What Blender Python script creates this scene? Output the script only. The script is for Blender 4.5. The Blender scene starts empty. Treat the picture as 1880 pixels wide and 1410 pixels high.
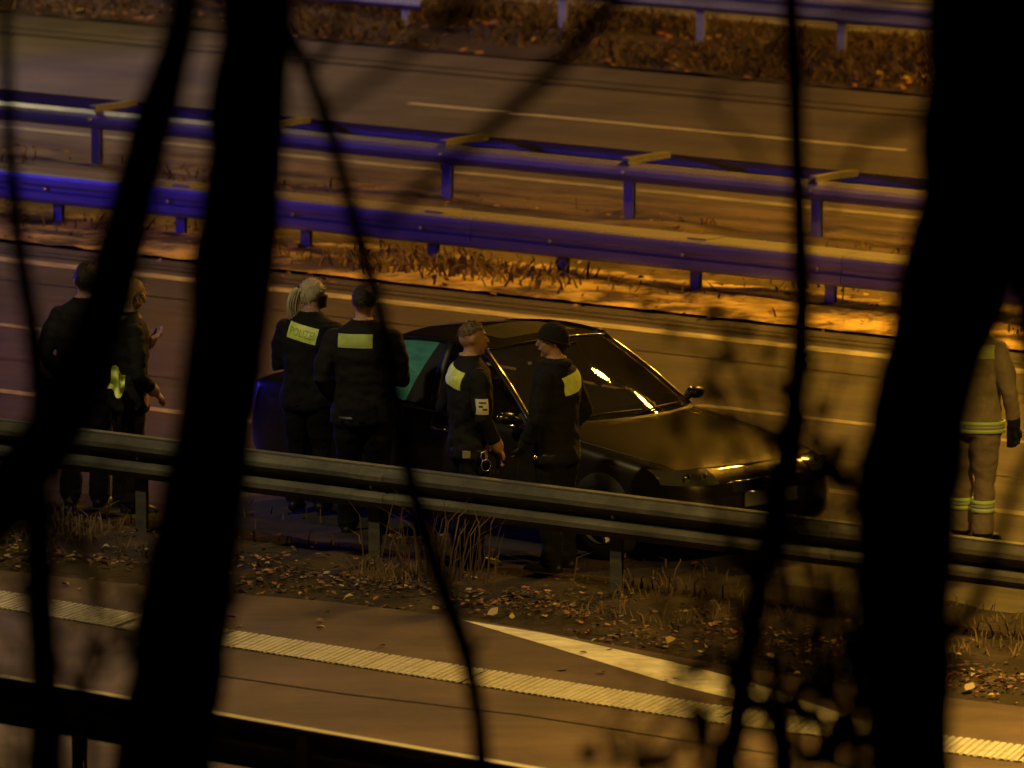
import bpy, bmesh, math, random
from mathutils import Vector, Matrix, Euler, noise
from mathutils.bvhtree import BVHTree

# ------------------------------------------------------------------ camera, sky, exposure
SC = bpy.context.scene
COL = SC.collection
PI = math.pi
FPX, PITCH, CAMH = 19500.0, 0.1452, 12.35          # focal length in photo pixels, tilt down, height above the road
cam_d = bpy.data.cameras.new('camera')
cam = bpy.data.objects.new('camera', cam_d); COL.objects.link(cam)
cam.location = (0, 0, CAMH); cam.rotation_euler = (PI/2 - PITCH, 0, 0)
cam_d.sensor_fit = 'HORIZONTAL'; cam_d.sensor_width = 36.0; cam_d.lens = FPX/1880*36.0
cam_d.clip_start = 0.5; cam_d.clip_end = 6000
cam_d.dof.use_dof = True; cam_d.dof.focus_distance = 77.0; cam_d.dof.aperture_fstop = 3.7
SC.camera = cam

world = bpy.data.worlds.new('World'); SC.world = world; world.use_nodes = True
wn = world.node_tree.nodes; wl = world.node_tree.links
sky = wn.new('ShaderNodeTexSky'); sky.sky_type = 'NISHITA'; sky.sun_disc = False
sky.sun_elevation = math.radians(-6.0); sky.sun_rotation = math.radians(200)
wn['Background'].inputs['Strength'].default_value = 0.012
wl.new(sky.outputs['Color'], wn['Background'].inputs['Color'])

SC.view_settings.view_transform = 'Standard'; SC.view_settings.look = 'None'
SC.view_settings.exposure = 0.0; SC.view_settings.gamma = 1.0; SC.view_settings.use_curve_mapping = False
SC.render.engine = 'CYCLES'
SC.cycles.use_denoising = True
SC.cycles.max_bounces = 6; SC.cycles.diffuse_bounces = 2; SC.cycles.glossy_bounces = 3; SC.cycles.transmission_bounces = 6
SC.cycles.sample_clamp_indirect = 4.0
SC.render.filter_size = 1.9 if hasattr(SC.render, 'filter_size') else 1.5

SODIUM = (1.0, 0.455, 0.035)
KEY_W, MEDIAN_W, RAMP_W, POOL_W, PALE_W = 23500, 6800, 880, 13000, 5600     # lamp powers, used by the lamp builder below
BLUE_STRENGTH = 1100.0

# ------------------------------------------------------------------ coordinates
def ray(px, py):
    a = (px-940)/FPX; b = -(py-705)/FPX
    return Vector((a, math.cos(PITCH)+b*math.sin(PITCH), -math.sin(PITCH)+b*math.cos(PITCH)))
def G(px, py, z=0.0):                               # the point of the plane z seen at a photo pixel
    d = ray(px, py); t = (z-CAMH)/d.z
    return Vector((d.x*t, d.y*t, z))
def AT(px, py, dist):                               # the point seen there at a given distance from the camera
    d = ray(px, py); t = dist/d.y
    return Vector((d.x*t, dist, CAMH+d.z*t))
THETA = math.radians(38.5)                          # the motorway runs to the right and towards the camera
RD = Vector((math.cos(THETA), -math.sin(THETA), 0)); PD = Vector((math.sin(THETA), math.cos(THETA), 0))
ORG = G(1000, 1085)
def W(u, v, z=0.0): return ORG + RD*u + PD*v + Vector((0, 0, z))
def UV(px, py, z=0.0):
    g = G(px, py, z) - ORG
    return g.dot(RD), g.dot(PD)
def road_frame(o, u=0, v=0, z=0):
    o.location = W(u, v, z); o.rotation_euler = (0, 0, -THETA); return o

# ------------------------------------------------------------------ mesh builder
class MB:
    def __init__(s): s.v = []; s.f = []; s.m = []
    def add(s, vs, fs, mi=0):
        b = len(s.v); s.v += [tuple(x) for x in vs]; s.f += [tuple(b+i for i in f) for f in fs]; s.m += [mi]*len(fs); return s
    def box(s, c, d, rot=None, mi=0, taper=1.0):
        c = Vector(c); x, y, z = d[0]/2, d[1]/2, d[2]/2
        vs = [Vector((sx*x*(taper if sz > 0 else 1), sy*y*(taper if sz > 0 else 1), sz*z)) for sz in (-1, 1) for sy in (-1, 1) for sx in (-1, 1)]
        if rot is not None: vs = [rot @ v for v in vs]
        return s.add([v+c for v in vs], [(0,2,3,1),(4,5,7,6),(0,1,5,4),(2,6,7,3),(0,4,6,2),(1,3,7,5)], mi)
    def rings(s, rings, mi=0, cap=True, closed=True):
        n = len(rings[0]); b = len(s.v)
        for r in rings: s.v += [tuple(p) for p in r]
        for i in range(len(rings)-1):
            for j in range(n if closed else n-1):
                k = (j+1) % n
                s.f.append((b+i*n+j, b+i*n+k, b+(i+1)*n+k, b+(i+1)*n+j)); s.m.append(mi)
        if cap and closed:
            s.f.append(tuple(b+j for j in reversed(range(n)))); s.m.append(mi)
            s.f.append(tuple(b+(len(rings)-1)*n+j for j in range(n))); s.m.append(mi)
        return s
    def tube(s, pts, rad, n=8, mi=0, round_ends=False, wob=0.0, flat=1.0):
        pts = [Vector(p) for p in pts]
        if not hasattr(rad, '__len__'): rad = [rad]*len(pts)
        rad = list(rad)
        if round_ends:
            d0 = (pts[0]-pts[1]).normalized(); d1 = (pts[-1]-pts[-2]).normalized()
            a = [(pts[0]+d0*rad[0]*math.sin(t), rad[0]*math.cos(t)) for t in (1.35, .9, .45)]
            z = [(pts[-1]+d1*rad[-1]*math.sin(t), rad[-1]*math.cos(t)) for t in (.45, .9, 1.35)]
            pts = [q[0] for q in a]+pts+[q[0] for q in z]; rad = [q[1] for q in a]+rad+[q[1] for q in z]
        rings = []; up = None
        for i, p in enumerate(pts):
            d = (pts[min(i+1, len(pts)-1)]-pts[max(i-1, 0)]).normalized()
            if up is None:
                up = Vector((0, 0, 1)) if abs(d.z) < .9 else Vector((0, 1, 0))
            x = up.cross(d).normalized(); up = d.cross(x).normalized()
            r = rad[i]
            rings.append([p + x*math.cos(2*PI*j/n)*r*(1+wob*noise.noise(p*4+Vector((j*1.7, 0, 0)))) + up*math.sin(2*PI*j/n)*r*flat*(1+wob*noise.noise(p*4+Vector((j*1.7, 0, 0)))) for j in range(n)])
        return s.rings(rings, mi)
    def ell(s, c, r, n=12, m=8, rot=None, mi=0):
        c = Vector(c); rg = []
        for i in range(m+1):
            t = -PI/2+PI*i/m; t = max(-PI/2+.05, min(PI/2-.05, t)); ring = []
            for j in range(n):
                a = 2*PI*j/n; q = Vector((r[0]*math.cos(t)*math.cos(a), r[1]*math.cos(t)*math.sin(a), r[2]*math.sin(t)))
                ring.append(c+(rot @ q if rot is not None else q))
            rg.append(ring)
        return s.rings(rg, mi)
    def grid(s, fn, nu, nv, mi=0):
        b = len(s.v)
        for i in range(nu+1):
            for j in range(nv+1): s.v.append(tuple(fn(i/nu, j/nv)))
        for i in range(nu):
            for j in range(nv):
                s.f.append((b+i*(nv+1)+j, b+(i+1)*(nv+1)+j, b+(i+1)*(nv+1)+j+1, b+i*(nv+1)+j+1)); s.m.append(mi)
        return s
    def slab(s, fn, nu, nv, nrm, t, mi=0):          # a grid with thickness t along nrm(u,v)
        top = [[Vector(fn(i/nu, j/nv)) for j in range(nv+1)] for i in range(nu+1)]
        bot = [[top[i][j]-Vector(nrm(i/nu, j/nv))*t for j in range(nv+1)] for i in range(nu+1)]
        b = len(s.v); w = nv+1; N = (nu+1)*w
        for g in (top, bot):
            for row in g: s.v += [tuple(p) for p in row]
        for i in range(nu):
            for j in range(nv):
                q = (b+i*w+j, b+(i+1)*w+j, b+(i+1)*w+j+1, b+i*w+j+1)
                s.f.append(q); s.f.append(tuple(reversed([k+N for k in q]))); s.m += [mi, mi]
        edge = [(i, 0) for i in range(nu)]+[(nu, j) for j in range(nv)]+[(i, nv) for i in range(nu, 0, -1)]+[(0, j) for j in range(nv, 0, -1)]
        for k in range(len(edge)):
            (i, j), (i2, j2) = edge[k], edge[(k+1) % len(edge)]
            s.f.append((b+i*w+j, b+N+i*w+j, b+N+i2*w+j2, b+i2*w+j2)); s.m.append(mi)
        return s
    def mesh(s, name, mats, smooth=False):
        me = bpy.data.meshes.new(name); me.from_pydata(s.v, [], s.f); me.update()
        for m in (mats if isinstance(mats, (list, tuple)) else [mats]): me.materials.append(m)
        if any(s.m): me.polygons.foreach_set('material_index', s.m)
        if smooth: me.polygons.foreach_set('use_smooth', [True]*len(me.polygons))
        return me
    def build(s, name, mats, parent=None, smooth=False, auto=None):
        me = s.mesh(name, mats, smooth)
        bm = bmesh.new(); bm.from_mesh(me); bmesh.ops.recalc_face_normals(bm, faces=bm.faces); bm.to_mesh(me); bm.free()
        if auto is not None: me.polygons.foreach_set('use_smooth', [True]*len(me.polygons)); me.set_sharp_from_angle(angle=math.radians(auto))
        return link(name, me, parent)
def link(name, data, parent=None):
    o = bpy.data.objects.new(name, data); COL.objects.link(o)
    if parent is not None: o.parent = parent
    return o
def tag(o, label=None, cat=None, group=None, kind=None):
    for k, v in (('label', label), ('category', cat), ('group', group), ('kind', kind)):
        if v: o[k] = v
    return o
def empty(name, loc=(0, 0, 0), rz=0.0, parent=None):
    o = link(name, None, parent); o.location = loc; o.rotation_euler = (0, 0, rz); o.empty_display_size = .2; return o
def apply_mods(o):
    dg = bpy.context.evaluated_depsgraph_get(); dg.update()
    me = bpy.data.meshes.new_from_object(o.evaluated_get(dg), depsgraph=dg)
    o.modifiers.clear(); old = o.data; o.data = me; me.name = old.name; bpy.data.meshes.remove(old); return o

# ------------------------------------------------------------------ materials
def mat(name, col, rough=.6, metal=0.0, spec=.5, col2=None, nscale=8.0, stretch=(1, 1, 1), bump=0.0, bscale=60.0, coat=0.0, rvar=0.0, detail=6.0, coords='Object', lo=.35, hi=.65, stain=0.0, sscale=.5):
    m = bpy.data.materials.new(name); m.use_nodes = True; nt = m.node_tree; n = nt.nodes; L = nt.links
    b = n['Principled BSDF']
    b.inputs['Base Color'].default_value = (*col, 1); b.inputs['Roughness'].default_value = rough
    b.inputs['Metallic'].default_value = metal; b.inputs['Specular IOR Level'].default_value = spec
    b.inputs['Coat Weight'].default_value = coat; b.inputs['Coat Roughness'].default_value = .04
    if col2 or bump or rvar:
        tc = n.new('ShaderNodeTexCoord'); mp = n.new('ShaderNodeMapping'); mp.inputs['Scale'].default_value = stretch
        L.new(tc.outputs[coords], mp.inputs['Vector'])
        nz = n.new('ShaderNodeTexNoise'); nz.inputs['Scale'].default_value = nscale; nz.inputs['Detail'].default_value = detail; nz.inputs['Roughness'].default_value = .65
        L.new(mp.outputs['Vector'], nz.inputs['Vector'])
        rp = n.new('ShaderNodeMapRange'); rp.inputs['From Min'].default_value = lo; rp.inputs['From Max'].default_value = hi
        L.new(nz.outputs['Fac'], rp.inputs['Value'])
        if col2:
            mx = n.new('ShaderNodeMix'); mx.data_type = 'RGBA'
            mx.inputs[6].default_value = (*col, 1); mx.inputs[7].default_value = (*col2, 1)
            L.new(rp.outputs['Result'], mx.inputs[0]); out = mx.outputs[2]
            if stain:                                   # large worn and oily patches over the fine variation
                ns = n.new('ShaderNodeTexNoise'); ns.inputs['Scale'].default_value = sscale; ns.inputs['Detail'].default_value = 8; ns.inputs['Roughness'].default_value = .7
                L.new(tc.outputs[coords], ns.inputs['Vector'])
                sr = n.new('ShaderNodeMapRange'); sr.inputs['From Min'].default_value = .38; sr.inputs['From Max'].default_value = .62; sr.inputs['To Min'].default_value = 1-stain; sr.inputs['To Max'].default_value = 1+stain*.5
                L.new(ns.outputs['Fac'], sr.inputs['Value'])
                m2 = n.new('ShaderNodeMix'); m2.data_type = 'RGBA'; m2.blend_type = 'MULTIPLY'; m2.inputs[0].default_value = 1.0
                L.new(out, m2.inputs[6]); L.new(sr.outputs['Result'], m2.inputs[7]); out = m2.outputs[2]
            L.new(out, b.inputs['Base Color'])
        if rvar:
            r2 = n.new('ShaderNodeMapRange'); r2.inputs['To Min'].default_value = rough-rvar; r2.inputs['To Max'].default_value = rough+rvar
            L.new(rp.outputs['Result'], r2.inputs['Value']); L.new(r2.outputs['Result'], b.inputs['Roughness'])
        if bump:
            nb = n.new('ShaderNodeTexNoise'); nb.inputs['Scale'].default_value = bscale; nb.inputs['Detail'].default_value = 4
            L.new(mp.outputs['Vector'], nb.inputs['Vector'])
            bp = n.new('ShaderNodeBump'); bp.inputs['Strength'].default_value = bump; bp.inputs['Distance'].default_value = .02
            L.new(nb.outputs['Fac'], bp.inputs['Height']); L.new(bp.outputs['Normal'], b.inputs['Normal'])
    return m
def emit(name, col, strength):
    m = bpy.data.materials.new(name); m.use_nodes = True; b = m.node_tree.nodes['Principled BSDF']
    b.inputs['Base Color'].default_value = (*col, 1); b.inputs['Emission Color'].default_value = (*col, 1); b.inputs['Emission Strength'].default_value = strength
    return m
def glass(name, tint, rough=0.0, sky_haze=.02, dew=0.0):
    m = bpy.data.materials.new(name); m.use_nodes = True; nt = m.node_tree; n = nt.nodes; L = nt.links
    out = n['Material Output']; n.remove(n['Principled BSDF'])
    g = n.new('ShaderNodeBsdfGlossy'); g.inputs['Roughness'].default_value = max(rough, .022)
    t = n.new('ShaderNodeBsdfTransparent'); t.inputs['Color'].default_value = (*tint, 1)
    fr = n.new('ShaderNodeFresnel'); fr.inputs['IOR'].default_value = 1.6
    df = n.new('ShaderNodeBsdfDiffuse'); df.inputs['Color'].default_value = (.35, .31, .25, 1); md = n.new('ShaderNodeMixShader'); md.inputs[0].default_value = sky_haze  # diffuse film stands in for the brown glow reflected from sky and trees
    L.new(t.outputs[0], md.inputs[1]); L.new(df.outputs[0], md.inputs[2])
    mx = n.new('ShaderNodeMixShader'); L.new(fr.outputs[0], mx.inputs[0]); L.new(md.outputs[0], mx.inputs[1]); L.new(g.outputs[0], mx.inputs[2])
    if dew:                                             # fine dew breaks reflections into sparkles
        tc = n.new('ShaderNodeTexCoord'); nz = n.new('ShaderNodeTexNoise'); nz.inputs['Scale'].default_value = 14; nz.inputs['Detail'].default_value = 3
        L.new(tc.outputs['Object'], nz.inputs['Vector']); bp = n.new('ShaderNodeBump'); bp.inputs['Strength'].default_value = dew; bp.inputs['Distance'].default_value = .01
        L.new(nz.outputs['Fac'], bp.inputs['Height']); L.new(bp.outputs['Normal'], g.inputs['Normal'])
    L.new(mx.outputs[0], out.inputs['Surface']); return m
ASPH = mat('asphalt', (.044, .037, .031), .68, col2=(.024, .020, .018), nscale=1.1, stretch=(.12, 1.3, 1), bump=.25, bscale=90, rvar=.10, stain=.45, sscale=.8)
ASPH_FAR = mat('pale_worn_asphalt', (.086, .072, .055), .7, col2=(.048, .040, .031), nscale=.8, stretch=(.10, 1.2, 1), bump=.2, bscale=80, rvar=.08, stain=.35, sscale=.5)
ASPH_RAMP = mat('ramp_asphalt', (.088, .055, .040), .72, col2=(.052, .032, .025), nscale=.7, stretch=(.4, 1.2, 1), bump=.3, bscale=110, rvar=.06, stain=.4, sscale=.9)
PATCH = mat('patched_asphalt', (.030, .021, .017), .85, col2=(.020, .014, .012), nscale=3, bump=.3, bscale=90, spec=.2)
SOIL = mat('verge_soil', (.050, .035, .021), .95, col2=(.018, .013, .009), nscale=2.2, bump=.9, bscale=14, spec=.2)
SOIL_LIT = mat('lamplit_soil', (.42, .31, .11), .95, col2=(.04, .028, .016), nscale=1.1, lo=.40, hi=.56, bump=.8, bscale=12, spec=.2)  # lamplight pooled before the median rail is put into the bright patches
GROUND = mat('ground_soil', (.05, .045, .03), .95, col2=(.025, .024, .016), nscale=.6, bump=.5, bscale=6, spec=.2)
HILL = mat('hill_leaf_mould', (.035, .026, .016), .95, col2=(.018, .014, .009), nscale=1.2, bump=.9, bscale=8, spec=.2)
PAVE = mat('far_pavement', (.16, .16, .13), .8, col2=(.09, .09, .075), nscale=1.0, bump=.2, bscale=30)
GORE = mat('gore_paint', (.66, .62, .50), .6, col2=(.36, .33, .26), nscale=7, stretch=(.6, 1.5, 1), lo=.45, hi=.8, stain=.35, sscale=1.6)
WHITE = mat('road_paint', (.40, .38, .32), .65, col2=(.20, .18, .15), nscale=9, stretch=(.6, 1.5, 1), lo=.45, hi=.8, bump=.2, bscale=60)
WORN = mat('worn_road_paint', (.30, .28, .23), .65, col2=(.10, .09, .08), nscale=6, stretch=(.4, 1.5, 1), lo=.4, hi=.7)
TAR = mat('tar_seam', (.018, .017, .016), .45, col2=(.03, .028, .026), nscale=20)
GALV = mat('galvanised_steel', (.17, .166, .16), .46, .1, spec=.9, col2=(.11, .107, .10), nscale=3.0, stretch=(.35, 1, 2), bump=.06, bscale=30, rvar=.08)
GALV_OLD = mat('weathered_galvanised_steel', (.12, .115, .095), .75, .1, col2=(.06, .056, .046), stain=.5, sscale=1.5, nscale=4.0, stretch=(.3, 1, 2.5), bump=.08, bscale=30)
RIM_LIT_STEEL = mat('rim_lit_steel', (.52, .51, .50), .5, .2)  # rim light on the slip road rail's top edge, put into the colour
GALV_FAR = mat('beacon_lit_galvanised_steel', (.30, .295, .30), .6, .1, col2=(.20, .196, .20), nscale=3, stretch=(.35, 1, 2))  # beacon light on the far rails put into a paler steel colour
STEEL = mat('bolt_steel', (.4, .4, .4), .35, .9)
BARK = mat('dark_bark', (.020, .016, .012), .95, col2=(.009, .0075, .006), nscale=9, stretch=(1, 1, .25), bump=.9, bscale=25, spec=.15)
TWIG = mat('twig_bark', (.022, .016, .011), .9, spec=.2)
LEAFD = mat('withered_leaf', (.03, .035, .012), .7, col2=(.018, .02, .008), nscale=3, spec=.2)
PAINT = mat('dark_metallic_car_paint', (.055, .047, .038), .38, .85, spec=.6, coat=1.0, col2=(.045, .039, .032), nscale=60)
SILVER = mat('silver_car_paint', (.35, .36, .38), .35, .5, coat=.8)
PLAST = mat('black_plastic', (.012, .012, .012), .5)
RUBBER = mat('tyre_rubber', (.012, .012, .012), .85, bump=.3, bscale=80)
ALLOY = mat('alloy_rim', (.30, .30, .31), .35, .8)
CHROME = mat('chrome_trim', (.75, .74, .72), .12, 1.0)
LENS = mat('headlight_lens', (.55, .55, .53), .08, .85, coat=1.0)
TAIL = mat('tail_light_lens', (.22, .01, .008), .15, coat=1.0)
CABIN = mat('dark_cabin_trim', (.05, .046, .042), .75)
SCREEN = glass('windscreen_glass', (.62, .64, .58), sky_haze=.09, dew=.045)
TINT = glass('tinted_side_glass', (.16, .18, .18))
DEW_BACKLIT = mat('backlit_dewy_glass', (.10, .38, .34), .35, col2=(.05, .22, .20), nscale=6, stretch=(1, 1, 4), bump=.3, bscale=60)  # teal backlight behind dewed glass, put into an opaque base colour
JACKET = mat('navy_black_jacket_cloth', (.0085, .0085, .0105), .85, col2=(.0055, .0055, .0075), nscale=7, bump=.5, bscale=14, spec=.25)
TROUS = mat('dark_trouser_cloth', (.006, .0055, .006), .9, col2=(.004, .0035, .004), nscale=9, bump=.5, bscale=16, spec=.2)
BOOT = mat('black_boot_leather', (.008, .008, .008), .45, spec=.4)
SKIN = mat('skin', (.42, .25, .17), .55, col2=(.34, .19, .13), nscale=14)
GLOVE = mat('black_glove', (.012, .012, .012), .7)
HAIR_D = mat('short_dark_hair', (.020, .014, .010), .6, bump=.6, bscale=90)
HAIR_F = mat('cropped_brown_hair', (.17, .115, .075), .7, col2=(.09, .06, .04), nscale=40, bump=.4, bscale=120)
HAIR_T = mat('tan_blond_hair', (.42, .28, .13), .5, col2=(.26, .16, .07), nscale=30)
HAIR_B = mat('blond_hair', (.78, .70, .55), .45, col2=(.46, .36, .22), nscale=30, stretch=(6, 6, .6), bump=.5, bscale=70)
KNIT = mat('black_knit', (.007, .007, .008), .95, bump=.7, bscale=70)
MASKM = mat('black_face_mask', (.008, .008, .009), .8)
HIVIS = mat('yellow_green_reflective_cloth', (.82, .95, .26), .45, col2=(.55, .70, .13), nscale=16, bump=.35, bscale=30)
HIVIS_T = mat('grey_green_lettering', (.30, .40, .09), .6)
SILVERBAND = mat('silver_reflective_band', (.45, .48, .44), .4)
LIMEBAND = mat('lime_band', (.62, .85, .25), .45)
FIRECOAT = mat('sand_fire_coat', (.38, .31, .20), .9, col2=(.26, .205, .13), nscale=6, bump=.6, bscale=14)
FIREPANT = mat('brown_fire_trousers', (.30, .235, .16), .9, col2=(.21, .16, .11), nscale=6, bump=.6, bscale=14)
HELMET = mat('dark_helmet_shell', (.03, .028, .022), .4)
BADGE = mat('cream_badge', (.60, .58, .46), .6)
BADGE_D = mat('badge_print', (.05, .045, .04), .6)
CUFF = mat('handcuff_steel', (.5, .5, .48), .25, .9)
EYE_W = mat('eye_white', (.6, .58, .55), .3); EYE_D = mat('iris_dark', (.02, .015, .01), .2); LIP = mat('lips', (.30, .13, .10), .5)
DRY = mat('dry_grass', (.20, .145, .075), .85, col2=(.085, .058, .03), nscale=1.3, spec=.2)
BRUSH = mat('brown_brush', (.13, .085, .05), .9, col2=(.05, .034, .022), nscale=1.6, spec=.2)
LEAVES = [mat('pale_fallen_leaf', (.30, .235, .14), .7), mat('yellow_fallen_leaf', (.34, .24, .05), .7), mat('brown_fallen_leaf', (.17, .085, .04), .8), mat('rust_fallen_leaf', (.30, .10, .04), .8), mat('dark_fallen_leaf', (.06, .04, .025), .85)]
MASTM = mat('mast_steel', (.25, .25, .25), .5, .4)

# ------------------------------------------------------------------ lamps (each is a mast with its own lantern and light)
def street_lamp(label, loc, aim_rot, height, heads, power, color, size=.34, cone=150, blend=.6, mast_off=1.6, glow=None, gl=(.26, .11, .03)):
    root = empty('street_lamp', loc, aim_rot); tag(root, label, 'street lamp', 'street lamps around the motorway')
    mb = MB(); mb.tube([(0, 0, 0), (0, 0, 1.2), (0, 0, 1.21), (0, 0, height*.6), (0, 0, height)], [.11, .11, .085, .07, .05], 12); mb.build('mast', MASTM, root, True)
    MB().box((0, 0, .02), (.4, .4, .04)).build('base_plate', MASTM, root)
    for s in heads:
        MB().tube([(0, 0, height-.1), (s*.5*mast_off, 0, height+.14), (s*mast_off, 0, height+.2)], [.04, .035, .03], 8).build('arm', MASTM, root, True)
        x = s*(mast_off+.35)
        h = MB().ell((x, 0, height+.22), (.42, .17, .10), 14, 6).build('lantern', MASTM, root, True)
        em = emit('lantern_glow', color, glow or power/200.0)
        MB().ell((x, 0, height+.135), gl, 12, 4).build('lantern_glass', em, h, True)
        ld = bpy.data.lights.new('lantern_light', 'SPOT'); ld.energy = power; ld.color = color; ld.shadow_soft_size = size/2
        ld.spot_size = math.radians(cone); ld.spot_blend = blend
        lo = link('lantern_light', ld, root); lo.location = (x, 0, height+.06)
    return root
street_lamp('tall sodium street lamp on the verge beyond the far guardrail', W(-7.0, 37.0), 0.9, 12.0, (-1, 1), KEY_W/2, SODIUM, cone=164, blend=.3)
street_lamp('double-headed sodium street lamp standing in the median', W(-3.55, 14.80), PI/2-THETA, 11.04, (-1, 1), MEDIAN_W, SODIUM, size=.5, cone=122, blend=1.0, mast_off=1.5, glow=560.0, gl=(.52, .30, .03))
street_lamp('pale street lamp between the slip road and the near guardrail', W(-3.6, -5.6), .8, 6.6, (1,), RAMP_W, (1.0, .80, .40), cone=118, blend=.5)
street_lamp('sodium street lamp over the slip road at the right', (7.6, 64.0, 0), 2.4, 8.0, (1,), POOL_W, (1.0, .58, .11), cone=138, blend=.9)
street_lamp('pale white street lamp in the median far to the left', W(-31.0, 16.4), -.4, 9.0, (1,), PALE_W, (1.0, .84, .46), cone=140)

# ------------------------------------------------------------------ ground, roads, verges
def struct(o, label=None):
    o['kind'] = 'structure'
    if label: o['label'] = label
    return o
def sheet(name, u0, u1, v0, v1, z, m, parent=None):
    o = MB().add([(u0, v0, 0), (u1, v0, 0), (u1, v1, 0), (u0, v1, 0)], [(0, 1, 2, 3)]).build(name, m, parent)
    if parent is None: road_frame(o, 0, 0, z); struct(o)
    else: o.location = (0, 0, z)
    return o
def bumpy(name, u0, u1, v0, v1, step, fn, m, z=0.0):
    nu = int((u1-u0)/step); nv = max(2, int((v1-v0)/step))
    o = MB().grid(lambda a, b: (u0+(u1-u0)*a, v0+(v1-v0)*b, fn(u0+(u1-u0)*a, v0+(v1-v0)*b)), nu, nv).build(name, m, None, True)
    road_frame(o, 0, 0, z); return struct(o)
# one ground sheet to the horizon with the wooded slope modelled where the camera stands
RL0, RL1 = G(0, 1240, .75), G(900, 1396, .75)           # the slip road's own guardrail line
RLd = (RL1-RL0); RLd.z = 0; RLd.normalize(); RLn = Vector((RLd.y, -RLd.x, 0))
if RLn.y > 0: RLn = -RLn                                # towards the camera
def hill_z(x, y):
    d = (Vector((x, y, 0))-Vector((RL0.x, RL0.y, 0))).dot(RLn)-1.3
    if d <= 0: return 0.0
    return min(.232*d, 10.7+.05*d)+.10*noise.noise(Vector((x*.5, y*.5, 0)))*min(1, d*.3)
GN = 96
def gmap(t): return math.copysign(abs(t)**4*2500+abs(t)*70, t)
g = MB().grid(lambda a, b: (lambda x, y: (x, y, hill_z(x, y)-.012))(gmap(2*a-1), gmap(2*b-1)+40), GN, GN).build('ground', GROUND, None, True); struct(g)
VM0, VM1 = 11.75, 17.7                                  # the median strip between the carriageways
road = sheet('motorway_carriageway', -60, 40, .95, VM0+.15, .004, ASPH)
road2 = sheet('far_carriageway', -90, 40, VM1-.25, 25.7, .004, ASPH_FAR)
pave = sheet('service_road', -90, 30, 29.6, 36.0, .004, PAVE)
def stripe(parent, name, u0, u1, v, w, m=WHITE):
    n = max(2, int((u1-u0)*3)); mb = MB(); ve = []
    for i in range(n+1):
        u = u0+(u1-u0)*i/n; e = .008*noise.noise(Vector((u*3, v, 0)))
        ve += [(u, v-w/2+e, 0), (u, v+w/2+e*.7, 0)]
    mb.add(ve, [(2*i, 2*i+2, 2*i+3, 2*i+1) for i in range(n)])
    o = mb.build(name, m, parent); o.location = (0, 0, .004); return o
stripe(road, 'edge_line', -60, 40, 10.88, .22, WORN)
for k in range(-3, 3): stripe(road, 'lane_line', -4.75+12*k+.15, -4.75+12*k+6.1, 7.78, .13, WORN)
stripe(road, 'edge_line', -60, 40, 4.92, .17, WORN)
for k in range(-3, 3): stripe(road2, 'lane_line', -19.1+k*12, -13.05+k*12, 22.02, .11)
stripe(road2, 'edge_line', -90, 40, 18.1, .15, WORN)
stripe(pave, 'edge_line', -90, 30, 29.95, .16, WORN)
for v, u0, u1, w in ((9.9, -40, 30, .05), (11.25, -50, 30, .10), (11.45, -50, 30, .05), (6.3, -40, 30, .025), (2.6, -40, 30, .03)): stripe(road, 'tar_seam', u0, u1, v, w, TAR)
for v, w in ((24.2, .12), (24.6, .06), (19.9, .04)): stripe(road2, 'tar_seam', -90, 40, v, w, TAR)
# verges
def n2(u, v, s, q=0): return noise.noise(Vector((u*s, v*s, q)))
def med_z(u, v): return .02+.10*max(0, n2(u*.6, v, 1.1, 5))*max(0, 1-((v-14.7)/3.0)**2)+.02*n2(u, v, 4, 1)
EDGE_PX = [(-4000, 700), (-40, 1050), (100, 1066), (380, 1094), (600, 1112), (850, 1142), (1240, 1213), (1500, 1258), (1920, 1312), (4000, 1580)]
def proj(p):
    dz = p.z-CAMH; f = p.y*math.cos(PITCH)-dz*math.sin(PITCH); up = p.y*math.sin(PITCH)+dz*math.cos(PITCH)
    return 940+FPX*p.x/f, 705-FPX*up/f
def past_edge(u, v):                                    # how far (photo pixels) a point lies beyond the slip road's far edge
    x, y = proj(W(u, v))
    for (x0, y0), (x1, y1) in zip(EDGE_PX, EDGE_PX[1:]):
        if x0 <= x <= x1: return y-(y0+(y1-y0)*(x-x0)/(x1-x0))
    return 99
def verge_z(u, v):
    pe = past_edge(u, v)
    k = max(0.0, min(1.0, -pe/30.0))
    return -.02+.06*k+k*(.05*n2(u, v, 1.3)**2+.05*max(0, n2(u, v, 2.7, 3)))
bumpy('near_verge', -30, 25, -3.6, 1.1, .13, verge_z, SOIL)
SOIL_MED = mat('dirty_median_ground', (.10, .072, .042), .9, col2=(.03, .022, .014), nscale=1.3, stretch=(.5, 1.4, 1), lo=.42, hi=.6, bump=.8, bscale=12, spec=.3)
bumpy('median_front_strip', -45, 30, VM0, 13.5, .14, lambda u, v: med_z(u, v)+.006*(13.5-v), SOIL_LIT)
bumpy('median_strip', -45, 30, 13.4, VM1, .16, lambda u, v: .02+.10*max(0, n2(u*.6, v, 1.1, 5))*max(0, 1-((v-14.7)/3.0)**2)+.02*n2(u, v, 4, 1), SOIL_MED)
bumpy('far_verge', -70, 30, 25.6, 29.7, .22, lambda u, v: .02+.12*max(0, n2(u, v, .9, 9))*max(0, 1-((v-27.4)/2.1)**2)+.03*n2(u, v, 3, 2), SOIL)
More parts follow.
